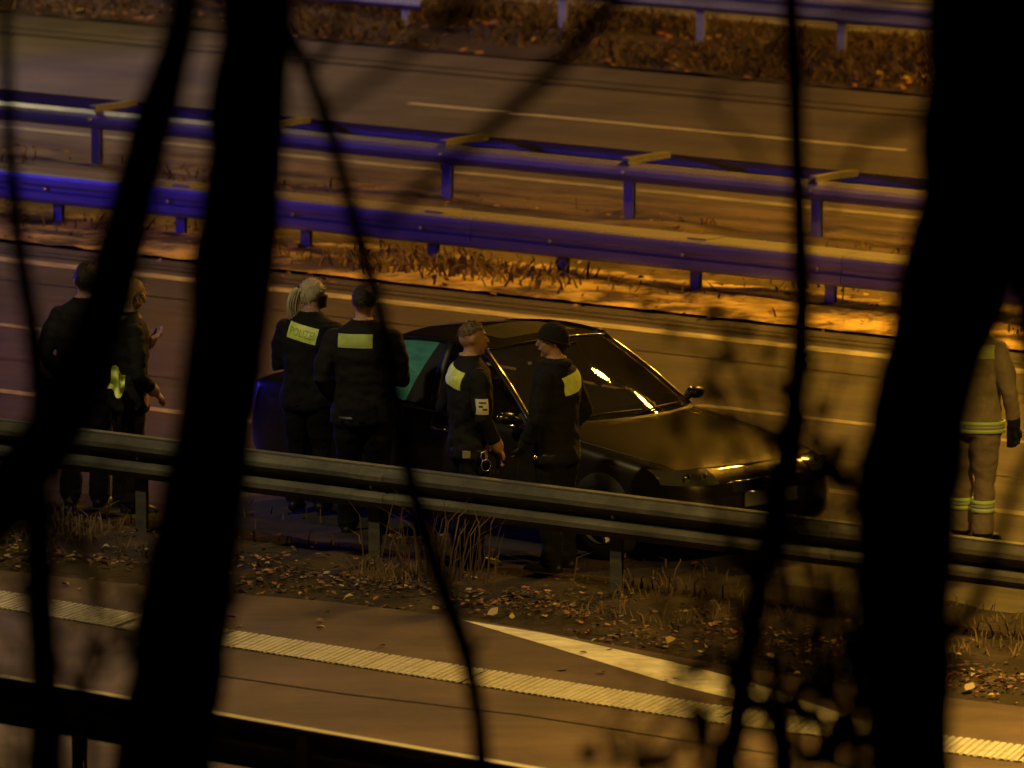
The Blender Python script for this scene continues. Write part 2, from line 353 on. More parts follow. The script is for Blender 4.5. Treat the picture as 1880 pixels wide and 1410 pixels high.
# the slip road, its surface, markings and seams
def pixsheet(name, pts, z, m, parent=None, near=None):
    vs = [G(*p) for p in pts]
    o = MB().add([(v.x, v.y, 0) for v in vs], [tuple(range(len(vs)))]).build(name, m, parent); o.location = (0, 0, z)
    if parent is None: struct(o)
    return o
def extend(a, b, d): return a+(a-b).normalized()*d
edge_px = [(-40, 1050), (100, 1066), (380, 1094), (600, 1112), (850, 1142), (1240, 1213), (1500, 1258), (1920, 1312)]
ev = [G(*p) for p in edge_px]; ev = [extend(ev[0], ev[1], 30)]+ev+[extend(ev[-1], ev[-2], 22)]
nv_ = [Vector((p.x, p.y, 0)) for p in (extend(Vector((RL0.x, RL0.y, 0)), Vector((RL1.x, RL1.y, 0)), 42), extend(Vector((RL1.x, RL1.y, 0)), Vector((RL0.x, RL0.y, 0)), 32))]
nv_ = [p-RLn*.45 for p in nv_]
mb = MB(); vs = ev+[nv_[1], nv_[0]]
mb.add([(v.x, v.y, 0) for v in vs], [tuple(range(len(vs)))])
bm_o = mb.build('slip_road', ASPH_RAMP); bm_o.location = (0, 0, .032); struct(bm_o)
def ribbon(name, px, widths, z, m, parent, wob=.0):
    vs = []; fs = []
    P = [G(*p) for p in px]
    Q = []
    for i in range(len(P)-1):
        n = max(1, int((P[i+1]-P[i]).length/.35))
        for k in range(n): Q.append((P[i].lerp(P[i+1], k/n), widths[i]+(widths[i+1]-widths[i])*k/n))
    Q.append((P[-1], widths[-1]))
    for i, (p, w) in enumerate(Q):
        d = (Q[min(i+1, len(Q)-1)][0]-Q[max(0, i-1)][0]).normalized(); q = Vector((-d.y, d.x, 0))
        e = wob*noise.noise(p*2.3)
        vs += [p+q*(w/2+e), p-q*(w/2-e)]
    o = MB().add([(v.x, v.y, 0) for v in vs], [(2*i, 2*i+1, 2*i+3, 2*i+2) for i in range(len(Q)-1)]).build(name, m, parent); o.location = (0, 0, z); return o
line_px = [(-300, 1062), (0, 1110), (240, 1151), (400, 1179), (870, 1252), (1330, 1324), (1880, 1395), (2200, 1432)]
ribbon('line_base', line_px, [.50]*8, .004, mat('line_base_paint', (.26, .24, .19), .65, col2=(.14, .125, .10), nscale=14, lo=.4, hi=.75), bm_o)
# the profiled edge line: slanting raised ribs, each a piece of thermoplastic
rib = MB()
P = [G(*p) for p in line_px]; rr = random.Random(4); nrib = 0; vs = []
for i in range(len(P)-1):
    L_ = (P[i+1]-P[i]).length; d = (P[i+1]-P[i]).normalized(); q = Vector((-d.y, d.x, 0))
    k = 0.0
    while k < L_:
        c = P[i]+d*k; l = .032*rr.uniform(.7, 1.25); sk = .10
        a = [c+q*.25-d*sk, c+q*.25-d*sk+d*l, c-q*.25+d*sk+d*l, c-q*.25+d*sk]
        e = [p+Vector((0, 0, .007)) for p in a]
        rib.add([(p.x, p.y, 0) for p in a]+[(p.x, p.y, .007) for p in e], [(4, 5, 6, 7), (0, 1, 5, 4), (2, 3, 7, 6), (1, 2, 6, 5), (3, 0, 4, 7)])
        k += .054*rr.uniform(.9, 1.1)
rb = rib.build('profiled_edge_line', WHITE, bm_o); rb.location = (0, 0, .005); rb['kind'] = 'stuff'
gore = [(846, 1147), (1000, 1172), (1240, 1226), (1380, 1262), (1500, 1304), (1620, 1345), (1700, 1372), (1560, 1343), (1400, 1306), (1240, 1267), (1000, 1193)]
o = pixsheet('gore_marking', gore, .004, GORE, bm_o)
seam_px = [(380, 1246), (640, 1284), (960, 1322), (1240, 1366), (1520, 1408), (1900, 1470)]
ribbon('tar_seam', seam_px, [.035]*6, .004, TAR, bm_o, .02)

# ------------------------------------------------------------------ guardrails
def wprof(h=.31, d=.081):
    k = h/.31; q = [(0, .155), (.012, .150), (.070, .108), (d, .096), (d, .062), (.072, .050), (.014, .018), (0, .006)]
    pts = [(a, b*k) for a, b in q]; return pts+[(a, -b) for a, b in reversed(pts)]
def beam_mesh(name, prof, length, m, t=.006):
    # prof: (outwards, up); outwards is local -y (towards the camera side)
    fr = [(0.0, -a, b) for a, b in prof]; bk = [(0.0, -a+t, b) for a, b in reversed(prof)]
    ring = fr+bk; mb = MB()
    mb.rings([[(x, p[1], p[2]) for p in ring] for x in (-length/2, length/2)])
    me = mb.mesh(name, m); bm = bmesh.new(); bm.from_mesh(me); bmesh.ops.recalc_face_normals(bm, faces=bm.faces); bm.to_mesh(me); bm.free(); return me
def cpost_mesh(name, h, m, w=.10, d=.055, t=.006):
    ring = [(-w/2, -d/2), (w/2, -d/2), (w/2, -d/2+t), (-w/2+t, -d/2+t), (-w/2+t, d/2-t), (w/2-.02, d/2-t), (w/2-.02, d/2), (-w/2, d/2)]
    mb = MB(); mb.rings([[(x, y, z) for x, y in ring] for z in (-.25, h)])
    me = mb.mesh(name, m); bm = bmesh.new(); bm.from_mesh(me); bmesh.ops.recalc_face_normals(bm, faces=bm.faces); bm.to_mesh(me); bm.free(); return me
BOLT = MB().tube([(0, 0, 0), (0, -.018, 0)], [.019, .013], 8).mesh('bolt', STEEL)
def place(name, me, parent, loc, rot=None):
    o = link(name, me, parent); o.location = loc
    if rot: o.rotation_euler = rot
    return o
def guardrail(name, label, v, u_ref, spacing, ulo, uhi, top, m, bh=.31, seg=4.0, base=0.0, rz=None, org=None, flip=1, beam_ref=None):
    root = empty(name); tag(root, label, 'guardrail', 'steel guardrails along the motorway')
    if org is None: road_frame(root, 0, v, base)
    else: root.location = org; root.rotation_euler = (0, 0, rz)
    bme = beam_mesh('beam', wprof(bh), seg-.004, m); pme = cpost_mesh('post', top-.03, m)
    lipm = MB().box((0, .018*flip, top), (seg-.004, .075, .010)).mesh('top_lip', GALV if flip > 0 else RIM_LIT_STEEL)  # flange added to catch a lit rim; the slip road's is coloured brighter
    lap = beam_mesh('lap_joint', [(a+.007, b*.985) for a, b in wprof(bh)], .30, m)
    br_ = u_ref if beam_ref is None else beam_ref
    n0 = math.floor((ulo-br_)/seg); u = br_+n0*seg
    while u < uhi-.05:
        place('beam', bme, root, (u+seg/2, 0, top-bh/2), (0, 0, 0 if flip > 0 else PI))
        place('top_lip', lipm, root, (u+seg/2, 0, 0))
        place('lap_joint', lap, root, (u, 0, top-bh/2), (0, 0, 0 if flip > 0 else PI)); u += seg
    n0 = math.ceil((ulo-u_ref)/spacing); u = u_ref+n0*spacing
    while u < uhi:
        place('post', pme, root, (u, .036*flip, 0))
        place('bolt', BOLT, root, (u, -.012*flip, top-bh/2), (0, 0, 0 if flip > 0 else PI)); u += spacing
    return root
guardrail('roadside_guardrail', 'grey W-beam guardrail on posts in front of the officers and the car', 0.0, -1.57, 2.20, -14, 12, .75, GALV_OLD)
# the boxy front rail of the median
VF = 13.08
bx = empty('box_guardrail'); road_frame(bx, 0, VF, 0); tag(bx, 'blue-lit box-section guardrail with flat orange-lit top on the near side of the median', 'guardrail', 'steel guardrails along the motorway')
prof = [(.15, .466), (.18, .462), (.20, .445), (.205, .415), (.205, .365), (.188, .340), (.188, .315), (.205, .29), (.205, .235), (.195, .205), (.17, .195)]
ring = [(-a, b) for a, b in prof]+[(a, b) for a, b in reversed(prof)]
mb = MB(); mb.rings([[(x, p[0], p[1]) for p in ring] for x in (-1.996, 1.996)])
bme = mb.mesh('box_beam', GALV); bm = bmesh.new(); bm.from_mesh(bme); bmesh.ops.recalc_face_normals(bm, faces=bm.faces); bm.to_mesh(bme); bm.free()
cap = MB().box((0, 0, .474), (.20, .26, .014)).mesh('joint_plate', GALV)
pm = cpost_mesh('post', .22, GALV, .10, .07)
for k in range(-8, 9): place('box_beam', bme, bx, (-9.0+k*4.0, 0, 0))
for k in range(-22, 18):
    u = -10.12+k*1.44
    place('post', pm, bx, (u, 0, 0)); place('joint_plate', cap, bx, (u+.12, -.03, 0)) if k % 2 else None
    place('bolt', BOLT, bx, (u, -.205, .33))
# the double-sided rail behind it, beams on both sides of the posts
VR = 16.36
dr = empty('double_guardrail'); road_frame(dr, 0, VR, 0); tag(dr, 'double-sided guardrail with orange-lit spacer bars along the middle of the median', 'guardrail', 'steel guardrails along the motorway')
bme = beam_mesh('beam', [(0, .09), (.02, .088), (.058, .055), (.072, .02), (.072, -.02), (.058, -.055), (.02, -.088), (0, -.09)], 3.996, GALV); pm = cpost_mesh('post', .50, GALV, .11, .07)
sp = MB(); sp.box((0, .19, .575), (.085, .62, .02)); sp.box((.035, .19, .552), (.012, .62, .04)); spm = sp.mesh('spacer_bar', GALV)
br = MB(); br.box((0, .18, .37), (.075, .50, .014)); brm = br.mesh('lower_spacer', GALV)
for k in range(-8, 10):
    place('near_beam', bme, dr, (-11.9+k*4.0, -.045, .452)); place('far_beam', bme, dr, (-11.9+k*4.0, .52, .475), (0, 0, PI))
for k in range(-14, 16):
    u = -11.95+k*2.10
    place('post', pm, dr, (u, .0, 0)); place('spacer_bar', spm, dr, (u+.03, 0, 0)); place('lower_spacer', brm, dr, (u+.03, 0, 0)); place('bolt', BOLT, dr, (u, -.118, .452))
# two rails beyond the far carriageway
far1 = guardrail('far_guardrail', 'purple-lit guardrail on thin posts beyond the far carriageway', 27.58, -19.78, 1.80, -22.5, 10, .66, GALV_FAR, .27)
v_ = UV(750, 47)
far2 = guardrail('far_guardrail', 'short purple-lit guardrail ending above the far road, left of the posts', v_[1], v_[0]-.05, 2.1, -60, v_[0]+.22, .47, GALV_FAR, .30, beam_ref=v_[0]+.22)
# the slip road's guardrail on the camera side, seen from behind
gap = math.atan2(RLd.y, RLd.x)
o0 = Vector((RL0.x, RL0.y, 0))
pu = (G(585, 1500, 0)-o0).dot(RLd)
pp = AT(585, 1356, (o0+RLd*4).y); pu = ((AT(585, 1380, RL0.lerp(RL1, .62).y))-o0).dot(RLd)
guardrail('slip_road_guardrail', 'dark guardrail seen from behind at the lower left edge of the slip road', 0, pu, 2.0, -8, 16, .75, GALV_OLD, org=o0, rz=gap, flip=-1)

# ------------------------------------------------------------------ leaf litter, dry grass, brush
def leaf(mb, p, s, rnd, mi, flat=.35, up=None):
    a = rnd.uniform(0, 2*PI); d = Vector((math.cos(a), math.sin(a), rnd.uniform(-flat, flat))).normalized()
    n = Vector((rnd.uniform(-flat, flat), rnd.uniform(-flat, flat), 1)).normalized() if up is None else up
    q = n.cross(d).normalized(); w = s*rnd.uniform(.32, .5); c = Vector((0, 0, rnd.uniform(-.1, .28)*s))
    p = Vector(p)
    mb.add([p-d*s*.5, p-d*s*.12+q*w+c, p+d*s*.25+q*w*.7+c, p+d*s*.55, p+d*s*.25-q*w*.7+c, p-d*s*.12-q*w+c], [(0, 1, 2, 3), (0, 3, 4, 5)], mi)
def litter(name, label, n, region, size, seed, wts, zfn, clump=1.2):
    rnd = random.Random(seed); mb = MB(); k = 0; tries = 0
    while k < n and tries < n*40:
        tries += 1; u, v, ok = region(rnd)
        if not ok or noise.noise(Vector((u*clump, v*clump*1.5, seed))) < rnd.uniform(-.25, .45): continue
        p = W(u, v, zfn(u, v)+rnd.uniform(.01, .035)); leaf(mb, p, size*rnd.uniform(.55, 1.35), rnd, rnd.choices(range(5), wts)[0]); k += 1
    o = mb.build(name, LEAVES); tag(o, label, kind='stuff'); return o
def near_region(rnd):
    u = rnd.uniform(-9, 9); v = rnd.uniform(-3.4, .3); pe = past_edge(u, v)
    x, y = proj(W(u, v))
    w = math.exp(-((pe+38)/34.0)**2)
    return u, v, (pe < 6 and rnd.random() < w+.05)
litter('leaf_litter', 'pale and yellow fallen leaves along the edge of the slip road', 4200, near_region, .042, 3, (2, .8, 6, 1.6, 10), verge_z)
def near_region2(rnd):
    u = rnd.uniform(-9, 9); v = rnd.uniform(-1.9, 1.6); return u, v, past_edge(u, v) < -30
litter('leaf_litter', 'brown fallen leaves lying around the posts of the near guardrail', 450, near_region2, .045, 5, (1, .3, 5, 1, 9), lambda u, v: max(verge_z(u, v), .006) if v < 1.1 else .008)
def med_region(rnd):
    u = rnd.uniform(-20, -1); v = rnd.uniform(11.3, 16.9); return u, v, True
litter('leaf_litter', 'dry leaves gathered on the median strip', 900, med_region, .06, 8, (1.5, .7, 5, 2, 7), lambda u, v: med_z(u, v) if v > VM0 else .008, .8)
def farv_z(u, v): return .02+.12*max(0, n2(u, v, .9, 9))*max(0, 1-((v-27.4)/2.1)**2)+.03*n2(u, v, 3, 2)
def far_region(rnd):
    u = rnd.uniform(-33, -9); v = rnd.uniform(25.6, 29.6); return u, v, True
litter('leaf_litter', 'brown leaves among the brush of the far verge', 2200, far_region, .09, 9, (1.5, 1, 6, 3, 5), farv_z, .7)
# single leaves large enough to pick apart lie on the near verge and the slip road
rnd = random.Random(21)
nv_obj = bpy.data.objects['near_verge']; inv = None
bpy.context.view_layer.update()
spots = [(1232, 1182, .13, 1), (1222, 1192, .09, 0), (905, 1126, .12, 0), (1085, 1111, .10, 0), (640, 1102, .10, 1), (690, 1103, .07, 3), (742, 1110, .08, 0), (460, 1062, .09, 1), (497, 1056, .06, 3), (130, 1025, .10, 0), (190, 1040, .10, 0), (230, 1026, .07, 0), (600, 1130, .07, 0), (865, 1133, .10, 0), (1300, 1195, .10, 0), (1250, 1197, .09, 2), (1415, 1208, .08, 0), (1040, 1130, .08, 2), (985, 1128, .09, 3), (940, 1136, .08, 1), (835, 1130, .11, 0), (800, 1120, .08, 0), (560, 1092, .08, 1), (520, 1078, .09, 0), (1800, 1252, .10, 0), (1780, 1265, .12, 0), (1850, 1262, .09, 0), (1530, 1203, .10, 0), (1000, 1148, .07, 0), (1075, 1140, .08, 3)]
for px, py, s, mi in spots:
    g = G(px, py, .05); mb = MB(); leaf(mb, (0, 0, 0), s*.8, rnd, 0, .6)
    o = mb.build('leaf', LEAVES[mi]); o.parent = nv_obj; o.matrix_parent_inverse = nv_obj.matrix_world.inverted(); o.location = g+Vector((0, 0, .02))
for px, py in ((425, 1135), (440, 1150), (587, 1142), (588, 1155), (700, 1187), (1032, 1230), (1105, 1236), (120, 1075), (147, 1083), (1243, 1246), (1070, 1200), (1225, 1250), (1330, 1285), (1120, 1193)):
    g = G(px, py, .037); mb = MB(); leaf(mb, (0, 0, 0), rnd.uniform(.05, .09), rnd, 0, .2)
    o = mb.build('leaf', LEAVES[rnd.choice((0, 4, 4, 2))]); o.parent = bm_o; o.location = g+Vector((0, 0, .008-.032))
def blades(name, label, n, region, h, m, seed, zfn, w=.006, lean=.5, clump=1.0, thr=.0):
    rnd = random.Random(seed); mb = MB(); k = 0; t = 0
    while k < n and t < n*40:
        t += 1; u, v, ok = region(rnd)
        if not ok or noise.noise(Vector((u*clump, v*clump, seed*1.7)))+rnd.uniform(-.25, .25) < thr: continue
        p = W(u, v, zfn(u, v)-.01); a = rnd.uniform(0, 2*PI); l = h*rnd.uniform(.35, 1.25)
        d = Vector((math.cos(a), math.sin(a), 0)); q = Vector((rnd.uniform(-1, 1), rnd.uniform(-.4, .4), 0)).normalized()*w*rnd.uniform(.6, 1.4)
        m1 = p+d*l*lean*.35*rnd.random()+Vector((0, 0, l*.6)); e = p+d*l*lean*rnd.uniform(.2, 1)+Vector((0, 0, l*rnd.uniform(.7, 1)))
        mb.add([p-q, p+q, m1+q*.7, m1-q*.7, e], [(0, 1, 2, 3), (3, 2, 4)]); k += 1
    o = mb.build(name, m); tag(o, label, kind='stuff'); return o
def gn(rnd):
    u = rnd.uniform(-9, 8); v = rnd.gauss(-.25, .55); return u, v, past_edge(u, v) < -38
blades('dry_grass', 'sparse dry grass along the foot of the near guardrail', 2600, gn, .15, DRY, 11, verge_z, clump=.9, thr=.12, lean=1.1)
blades('dry_grass', 'dry weeds growing on the median between the two rails', 700, lambda r: (r.uniform(-20, -2), r.uniform(12.0, 16.6), True), .13, BRUSH, 12, med_z, clump=.9, thr=.22, w=.010, lean=1.8)
blades('brown_brush', 'brown dead brush covering the far verge below the purple-lit rail', 15000, lambda r: (r.uniform(-33, -9), 25.7+3.6*r.random()**.8, True), .17, BRUSH, 13, farv_z, clump=.6, thr=-.1, w=.012, lean=2.2)
blades('brown_brush', 'clump of dead weeds at the foot of the median rail, behind the officers', 500, lambda r: (r.gauss(-10.9, .7), r.gauss(12.6, .25), True), .16, DRY, 14, med_z, thr=-2, w=.012, lean=1.8)
# tall dry stems in front of the near rail where one officer stands
def tall(rnd):
    u, v = UV(848, 1072); return rnd.gauss(u, .27), rnd.gauss(v-.22, .12), True
blades('dry_stems', 'tall brown dry stems growing before the near guardrail', 70, tall, .62, BRUSH, 15, verge_z, thr=-2, w=.006, lean=.7)

# ------------------------------------------------------------------ cars
def lerp(a, b, t): return a+(b-a)*t
def build_car(label, cat, loc, rz, paint, beacon=False, group=None, blue=(.07, .035, 1.0), gain=1.0):
    root = empty('parked_car' if not beacon else 'police_car', loc, rz); tag(root, label, cat, group)
    # lower body: half width, bottom, shoulder height and centre height at stations from nose to tail
    ST = [(2.215, .40, .34, .50, .52), (2.19, .58, .27, .585, .61), (2.11, .73, .22, .645, .685), (1.96, .815, .19, .69, .74), (1.70, .865, .18, .735, .80), (1.30, .89, .18, .79, .865),
          (.90, .90, .18, .84, .915), (.50, .905, .18, .88, .93), (-.20, .91, .18, .905, .93), (-.90, .91, .18, .925, .95), (-1.50, .905, .19, .94, .985), (-2.00, .895, .21, .95, 1.0),
          (-2.36, .86, .25, .945, .99), (-2.52, .80, .30, .90, .94), (-2.60, .70, .36, .82, .85), (-2.63, .50, .42, .72, .74)]
    rings = []
    for x, w, zb, zs, zc in ST:
        half = [(.0, zb), (.55*w, zb), (.90*w, zb+.015), (.985*w, zb+.09), (w, zb+.34*(zs-zb)), (.995*w, zb+.62*(zs-zb)), (.975*w, zs-.055), (.935*w, zs-.012), (.86*w, zs+.25*(zc-zs)), (.52*w, zs+.80*(zc-zs)), (0, zc)]
        full = [(x, -y, z) for y, z in half]+[(x, y, z) for y, z in reversed(half[1:-1])]
        rings.append(full)
    mb = MB(); mb.rings(rings); body = mb.build('body', [paint, PLAST], root, True)
    sd = body.modifiers.new('s', 'SUBSURF'); sd.levels = 2; sd.render_levels = 2
    cut = MB()
    for x in (1.36, -1.48):
        for s in (-1, 1): cut.tube([(x, s*.66, .335), (x, s*1.1, .335)], .365, 28)
    co = cut.build('wheel_cutter', PLAST)
    bo = body.modifiers.new('b', 'BOOLEAN'); bo.operation = 'DIFFERENCE'; bo.object = co; bo.solver = 'EXACT'
    apply_mods(body); bpy.data.objects.remove(co)
    body.data.polygons.foreach_set('use_smooth', [True]*len(body.data.polygons)); body.data.set_sharp_from_angle(angle=math.radians(35))
    # panel gaps of bonnet and doors as thin dark strips standing 2 mm proud
    bvh = BVHTree.FromPolygons([v.co for v in body.data.vertices], [p.vertices for p in body.data.polygons])
    def on_top(x, y, off=.003):
        h = bvh.ray_cast(Vector((x, y, 2)), Vector((0, 0, -1))); return (h[0]+h[1]*off) if h[0] else Vector((x, y, .8))
    def on_side(x, z, s, off=.003):
        h = bvh.ray_cast(Vector((x, s*2, z)), Vector((0, -s, 0))); return (h[0]+h[1]*off) if h[0] else Vector((x, s*.9, z))
    def strip(name, pts, r, m, n=5): return MB().tube(pts, r, n).build(name, m, root, True)
    for s in (-1, 1):
        strip('bonnet_gap', [on_top(lerp(.70, 2.02, t/14), s*lerp(.80, .66, (t/14)**2), .000) for t in range(15)], .005, PLAST)
        for x in (.52, -.42, -1.12): strip('door_gap', [on_side(x-.06*max(0, (z-.6))*(x < -1), z, s, 0) for z in (.27, .4, .55, .7, .82, .87)], .005, PLAST)
        strip('sill_trim', [on_side(lerp(.92, -.92, t/8), .24, s, .0) for t in range(9)], .02, PLAST)
        strip('belt_trim', [on_side(lerp(.55, -1.35, t/8), lerp(.865, .915, t/8), s, .004) for t in range(9)], .009, CHROME)
        for x in (-.28, -1.0):
            d = empty('door_handle', (0, 0, 0), 0, root)
            MB().tube([on_side(x+.10, .775, s, .012), on_side(x+.05, .78, s, .04), on_side(x-.08, .782, s, .04), on_side(x-.12, .78, s, .012)], .013, 8).build('grip', CHROME, d, True)
        # headlights wrap round the corner
        hl = MB().grid(lambda a, b: (lambda p: p)(bvh.ray_cast(Vector((2.6, s*lerp(.46, .80, a), lerp(.60, .70+.0*a, b))), Vector((-1, 0, 0)))[0] or Vector((2.0, s*.7, .65)))+Vector((.006, s*.003, .004)), 8, 3).build('headlight', LENS, root, True)
        for k, yy in enumerate((.56, .68)):
            q = bvh.ray_cast(Vector((2.6, s*yy, .648)), Vector((-1, 0, 0)))[0]
            MB().tube([q+Vector((.004, 0, 0)), q+Vector((.016, 0, 0))], [.042, .036], 14).build('reflector', CHROME, hl, True)
        MB().grid(lambda a, b: (bvh.ray_cast(Vector((-3.1, s*lerp(.42, .82, a), lerp(.70, .86, b))), Vector((1, 0, 0)))[0] or Vector((-2.5, s*.7, .8)))+Vector((-.006, s*.004, .004)), 6, 3).build('tail_light', TAIL, root, True)
        # door mirrors
        m_ = empty('wing_mirror', (0, 0, 0), 0, root)
        MB().ell((.46, s*.955, .945), (.055, .078, .046), 14, 8).build('housing', paint, m_, True)
        MB().tube([(.46, s*.82, .905), (.46, s*.93, .945)], [.03, .022], 8).build('stalk', PLAST, m_, True)
        MB().ell((.412, s*.955, .945), (.010, .062, .036), 12, 6).build('mirror_glass', CHROME, m_, True)
    strip('bonnet_gap', [on_top(2.06-.10*(y/.66)**2, y, 0) for y in [-.66+1.32*t/14 for t in range(15)]], .006, PLAST)
    def on_front(y, z, off=.004):
        h = bvh.ray_cast(Vector((3, y, z)), Vector((-1, 0, 0))); return (h[0]+h[1]*off) if h[0] else Vector((2.15, y, z))
    MB().grid(lambda a, b: on_front(lerp(-.36, .36, a), lerp(.535, .60, b)), 10, 3).build('grille', PLAST, root, True)
    strip('grille_trim', [on_front(lerp(-.38, .38, t/10), .604, .004) for t in range(11)], .008, CHROME)
    MB().grid(lambda a, b: on_front(lerp(-.58, .58, a), lerp(.30, .40, b)), 10, 2).build('air_intake', PLAST, root, True)
    np_ = MB().slab(lambda a, b: Vector((2.235, lerp(-.26, .26, a), lerp(.425, .525, b))), 1, 1, lambda a, b: (1, 0, 0), .012).build('number_plate', mat('plate_white', (.16, .155, .14), .5), root)
    strip('plate_frame', [(2.232, -.265, .53), (2.232, .265, .53)], .007, CHROME)
    MB().slab(lambda a, b: Vector((-2.648, lerp(-.26, .26, a), lerp(.60, .70, b))), 1, 1, lambda a, b: (-1, 0, 0), .012).build('number_plate', mat('plate_white', (.16, .155, .14), .5), root)
    # cabin
    def ws(a, b):                                       # windscreen: a across -1..1, b up 0..1
        x = lerp(.86-.30*a*a, -.02-.14*a*a, b); y = a*lerp(.79, .60, b); z = lerp(.905-.02*a*a, 1.395-.045*a*a, b)+.022*math.sin(PI*b)
        return Vector((x, y, z))
    def rw(a, b):
        x = lerp(-2.05+.10*a*a, -1.22+.06*a*a, b); y = a*lerp(.74, .58, b); z = lerp(.985-.02*a*a, 1.375-.04*a*a, b)+.03*math.sin(PI*b); return Vector((x, y, z))
    def roof(a, b):                                     # b from header 0 to rear 1
        p = ws(a, 1).lerp(rw(a, 1), b); p.z += .05*math.sin(PI*min(1, b*.95+.05))*(1-.35*a*a); p.y *= 1+.03*math.sin(PI*b); return p
    MB().grid(lambda a, b: ws(2*a-1, b), 16, 10).build('windscreen', SCREEN, root, True)
    MB().grid(lambda a, b: rw(2*a-1, b), 12, 8).build('rear_window', TINT, root, True)
    MB().slab(lambda a, b: roof(2*a-1, b), 14, 14, lambda a, b: (0, 0, 1), .03).build('roof', paint, root, auto=40)
    MB().grid(lambda a, b: roof((2*a-1)*.62, lerp(.12, .50, b))+Vector((0, 0, .004)), 8, 6).build('sunroof', SCREEN if beacon else PLAST, root, True)
    MB().tube([ws(a/8, 1.0)+Vector((.012, 0, -.004)) for a in range(-8, 9)], .014, 6).build('header_trim', paint, root, True)
    MB().tube([ws(a/8, 0)+Vector((.02, 0, -.012)) for a in range(-8, 9)], .022, 6).build('cowl', PLAST, root, True)
    for y0, y1 in ((-.55, .05), (.0, .55)):
        q = lambda y, b: ws(y/.79, b)+Vector((.014, 0, .014))
        MB().tube([q(y0, .02), q(lerp(y0, y1, .5), .055), q(y1, .05)], [.010, .008, .006], 6).build('wiper', PLAST, root, True)
    for s in (-1, 1):
        MB().tube([ws(s, t/8) for t in range(9)], [.030]*9, 8, flat=.7).build('front_pillar', paint, root, True)
        MB().tube([rw(s, t/8) for t in range(9)], [.045]*9, 8, flat=.7).build('rear_pillar', paint, root, True)
        MB().tube([roof(s, t/10) for t in range(11)], [.026]*11, 8).build('roof_rail', paint, root, True)
        belt = lambda x: Vector((x, s*lerp(.835, .80, max(0, (-x-.8)/1.1)), lerp(.895, .965, (.56-x)/2.4)))
        def rail(x):
            best = min((abs(roof(s, t/40).x-x), t) for t in range(41)); return roof(s, best[1]/40)
        def pane(name, xb0, xb1, xt0, xt1, m):
            def f(a, b):
                p = belt(lerp(xb0, xb1, a)); q = rail(lerp(xt0, xt1, a)); r = p.lerp(q, b); r.y += s*.022*math.sin(PI*b); return r
            return MB().grid(f, 6, 6).build(name, m, root, True)
        pane('side_window', .50, -.40, -.20, -.46, TINT); pane('pillar_panel', -.47, -.76, -.52, -.60, PLAST); pane('side_window', -.76, -1.12, -.60, -1.06, DEW_BACKLIT if (s < 0 and not beacon) else TINT); pane('quarter_window', -1.20, -1.76, -1.10, -1.18, TINT)
        for xb, xt, r in ((-.45, -.50, .045), (-1.13, -1.04, .03)):
            MB().tube([belt(xb).lerp(rail(xt), t/5)+Vector((0, s*.022*math.sin(PI*t/5), 0)) for t in range(6)], r, 8, flat=.5).build('middle_pillar', PLAST if r > .04 else paint, root, True)
    # interior seen through the glass
    MB().tube([(.42, -.74, .86), (.36, -.3, .90), (.36, .3, .90), (.42, .74, .86)], [.10, .13, .13, .10], 10).build('dashboard', CABIN, root, True)
    for x in (-.35, -1.2):
        for y in (-.38, .38):
            s_ = empty('seat', (0, 0, 0), 0, root)
            MB().box((x, y, .52), (.5, .46, .16)).build('cushion', CABIN, s_)
            MB().tube([(x-.22, y, .58), (x-.30, y, .85), (x-.36, y, 1.08)], [.17, .20, .15], 10, flat=.45).build('backrest', CABIN, s_, True)
            MB().ell((x-.37, y, 1.19), (.05, .13, .085), 10, 6).build('headrest', CABIN, s_, True)
    MB().tube([(.16, .38+.17*math.cos(t*PI/8), .93+.15*math.sin(t*PI/8)) for t in range(17)], .014, 6).build('steering_wheel', CABIN, root, True)
    MB().box((.06, 0, 1.33), (.03, .20, .06)).build('rear_view_mirror', PLAST, root)
    # wheels
    for x in (1.36, -1.48):
        for s in (-1, 1):
            w = empty('wheel', (x, s*.79, .325), 0, root)
            MB().rings([[(math.cos(2*PI*j/32)*r, s*y, math.sin(2*PI*j/32)*r) for j in range(32)] for y, r in ((-.10, .21), (-.105, .29), (-.08, .318), (.0, .322), (.08, .318), (.105, .29), (.10, .215))], cap=False).build('tyre', RUBBER, w, True)
            rm = MB(); rm.rings([[(math.cos(2*PI*j/32)*r, s*y, math.sin(2*PI*j/32)*r) for j in range(32)] for y, r in ((.0, .20), (.085, .215), (.095, .205), (.07, .19))], cap=False)
            for k in range(5):
                a = 2*PI*k/5; rm.tube([(math.cos(a)*.03, s*.075, math.sin(a)*.03), (math.cos(a)*.20, s*.07, math.sin(a)*.20)], [.035, .026], 6)
            rm.tube([(0, s*.03, 0), (0, s*.088, 0)], [.055, .045], 12); rm.build('rim', ALLOY, w, auto=40)
    if beacon:
        bar = empty('light_bar', (0, 0, 0), 0, root)
        MB().box((-.45, 0, 1.475), (.16, 1.1, .05)).build('bar_base', PLAST, bar)
        em = emit('blue_beacon_glow', blue, BLUE_STRENGTH*gain)
        for y in (-.36, .36): MB().ell((-.45, y, 1.555), (.09, .17, .055), 14, 8).build('blue_beacon', em, bar, True)
    return root
CARPHI = math.radians(47)
c0 = G(1026, 966)
build_car('dark saloon car stopped on the hard shoulder behind the officers', 'car', (c0.x, c0.y, .006), -CARPHI, PAINT)
pc = W(-30.5, 24.0); build_car('silver police car with blue roof beacons on the far carriageway, out to the left', 'car', (pc.x, pc.y, .006), PI-THETA, SILVER, True, blue=(.24, .06, 1.0), gain=1.5)
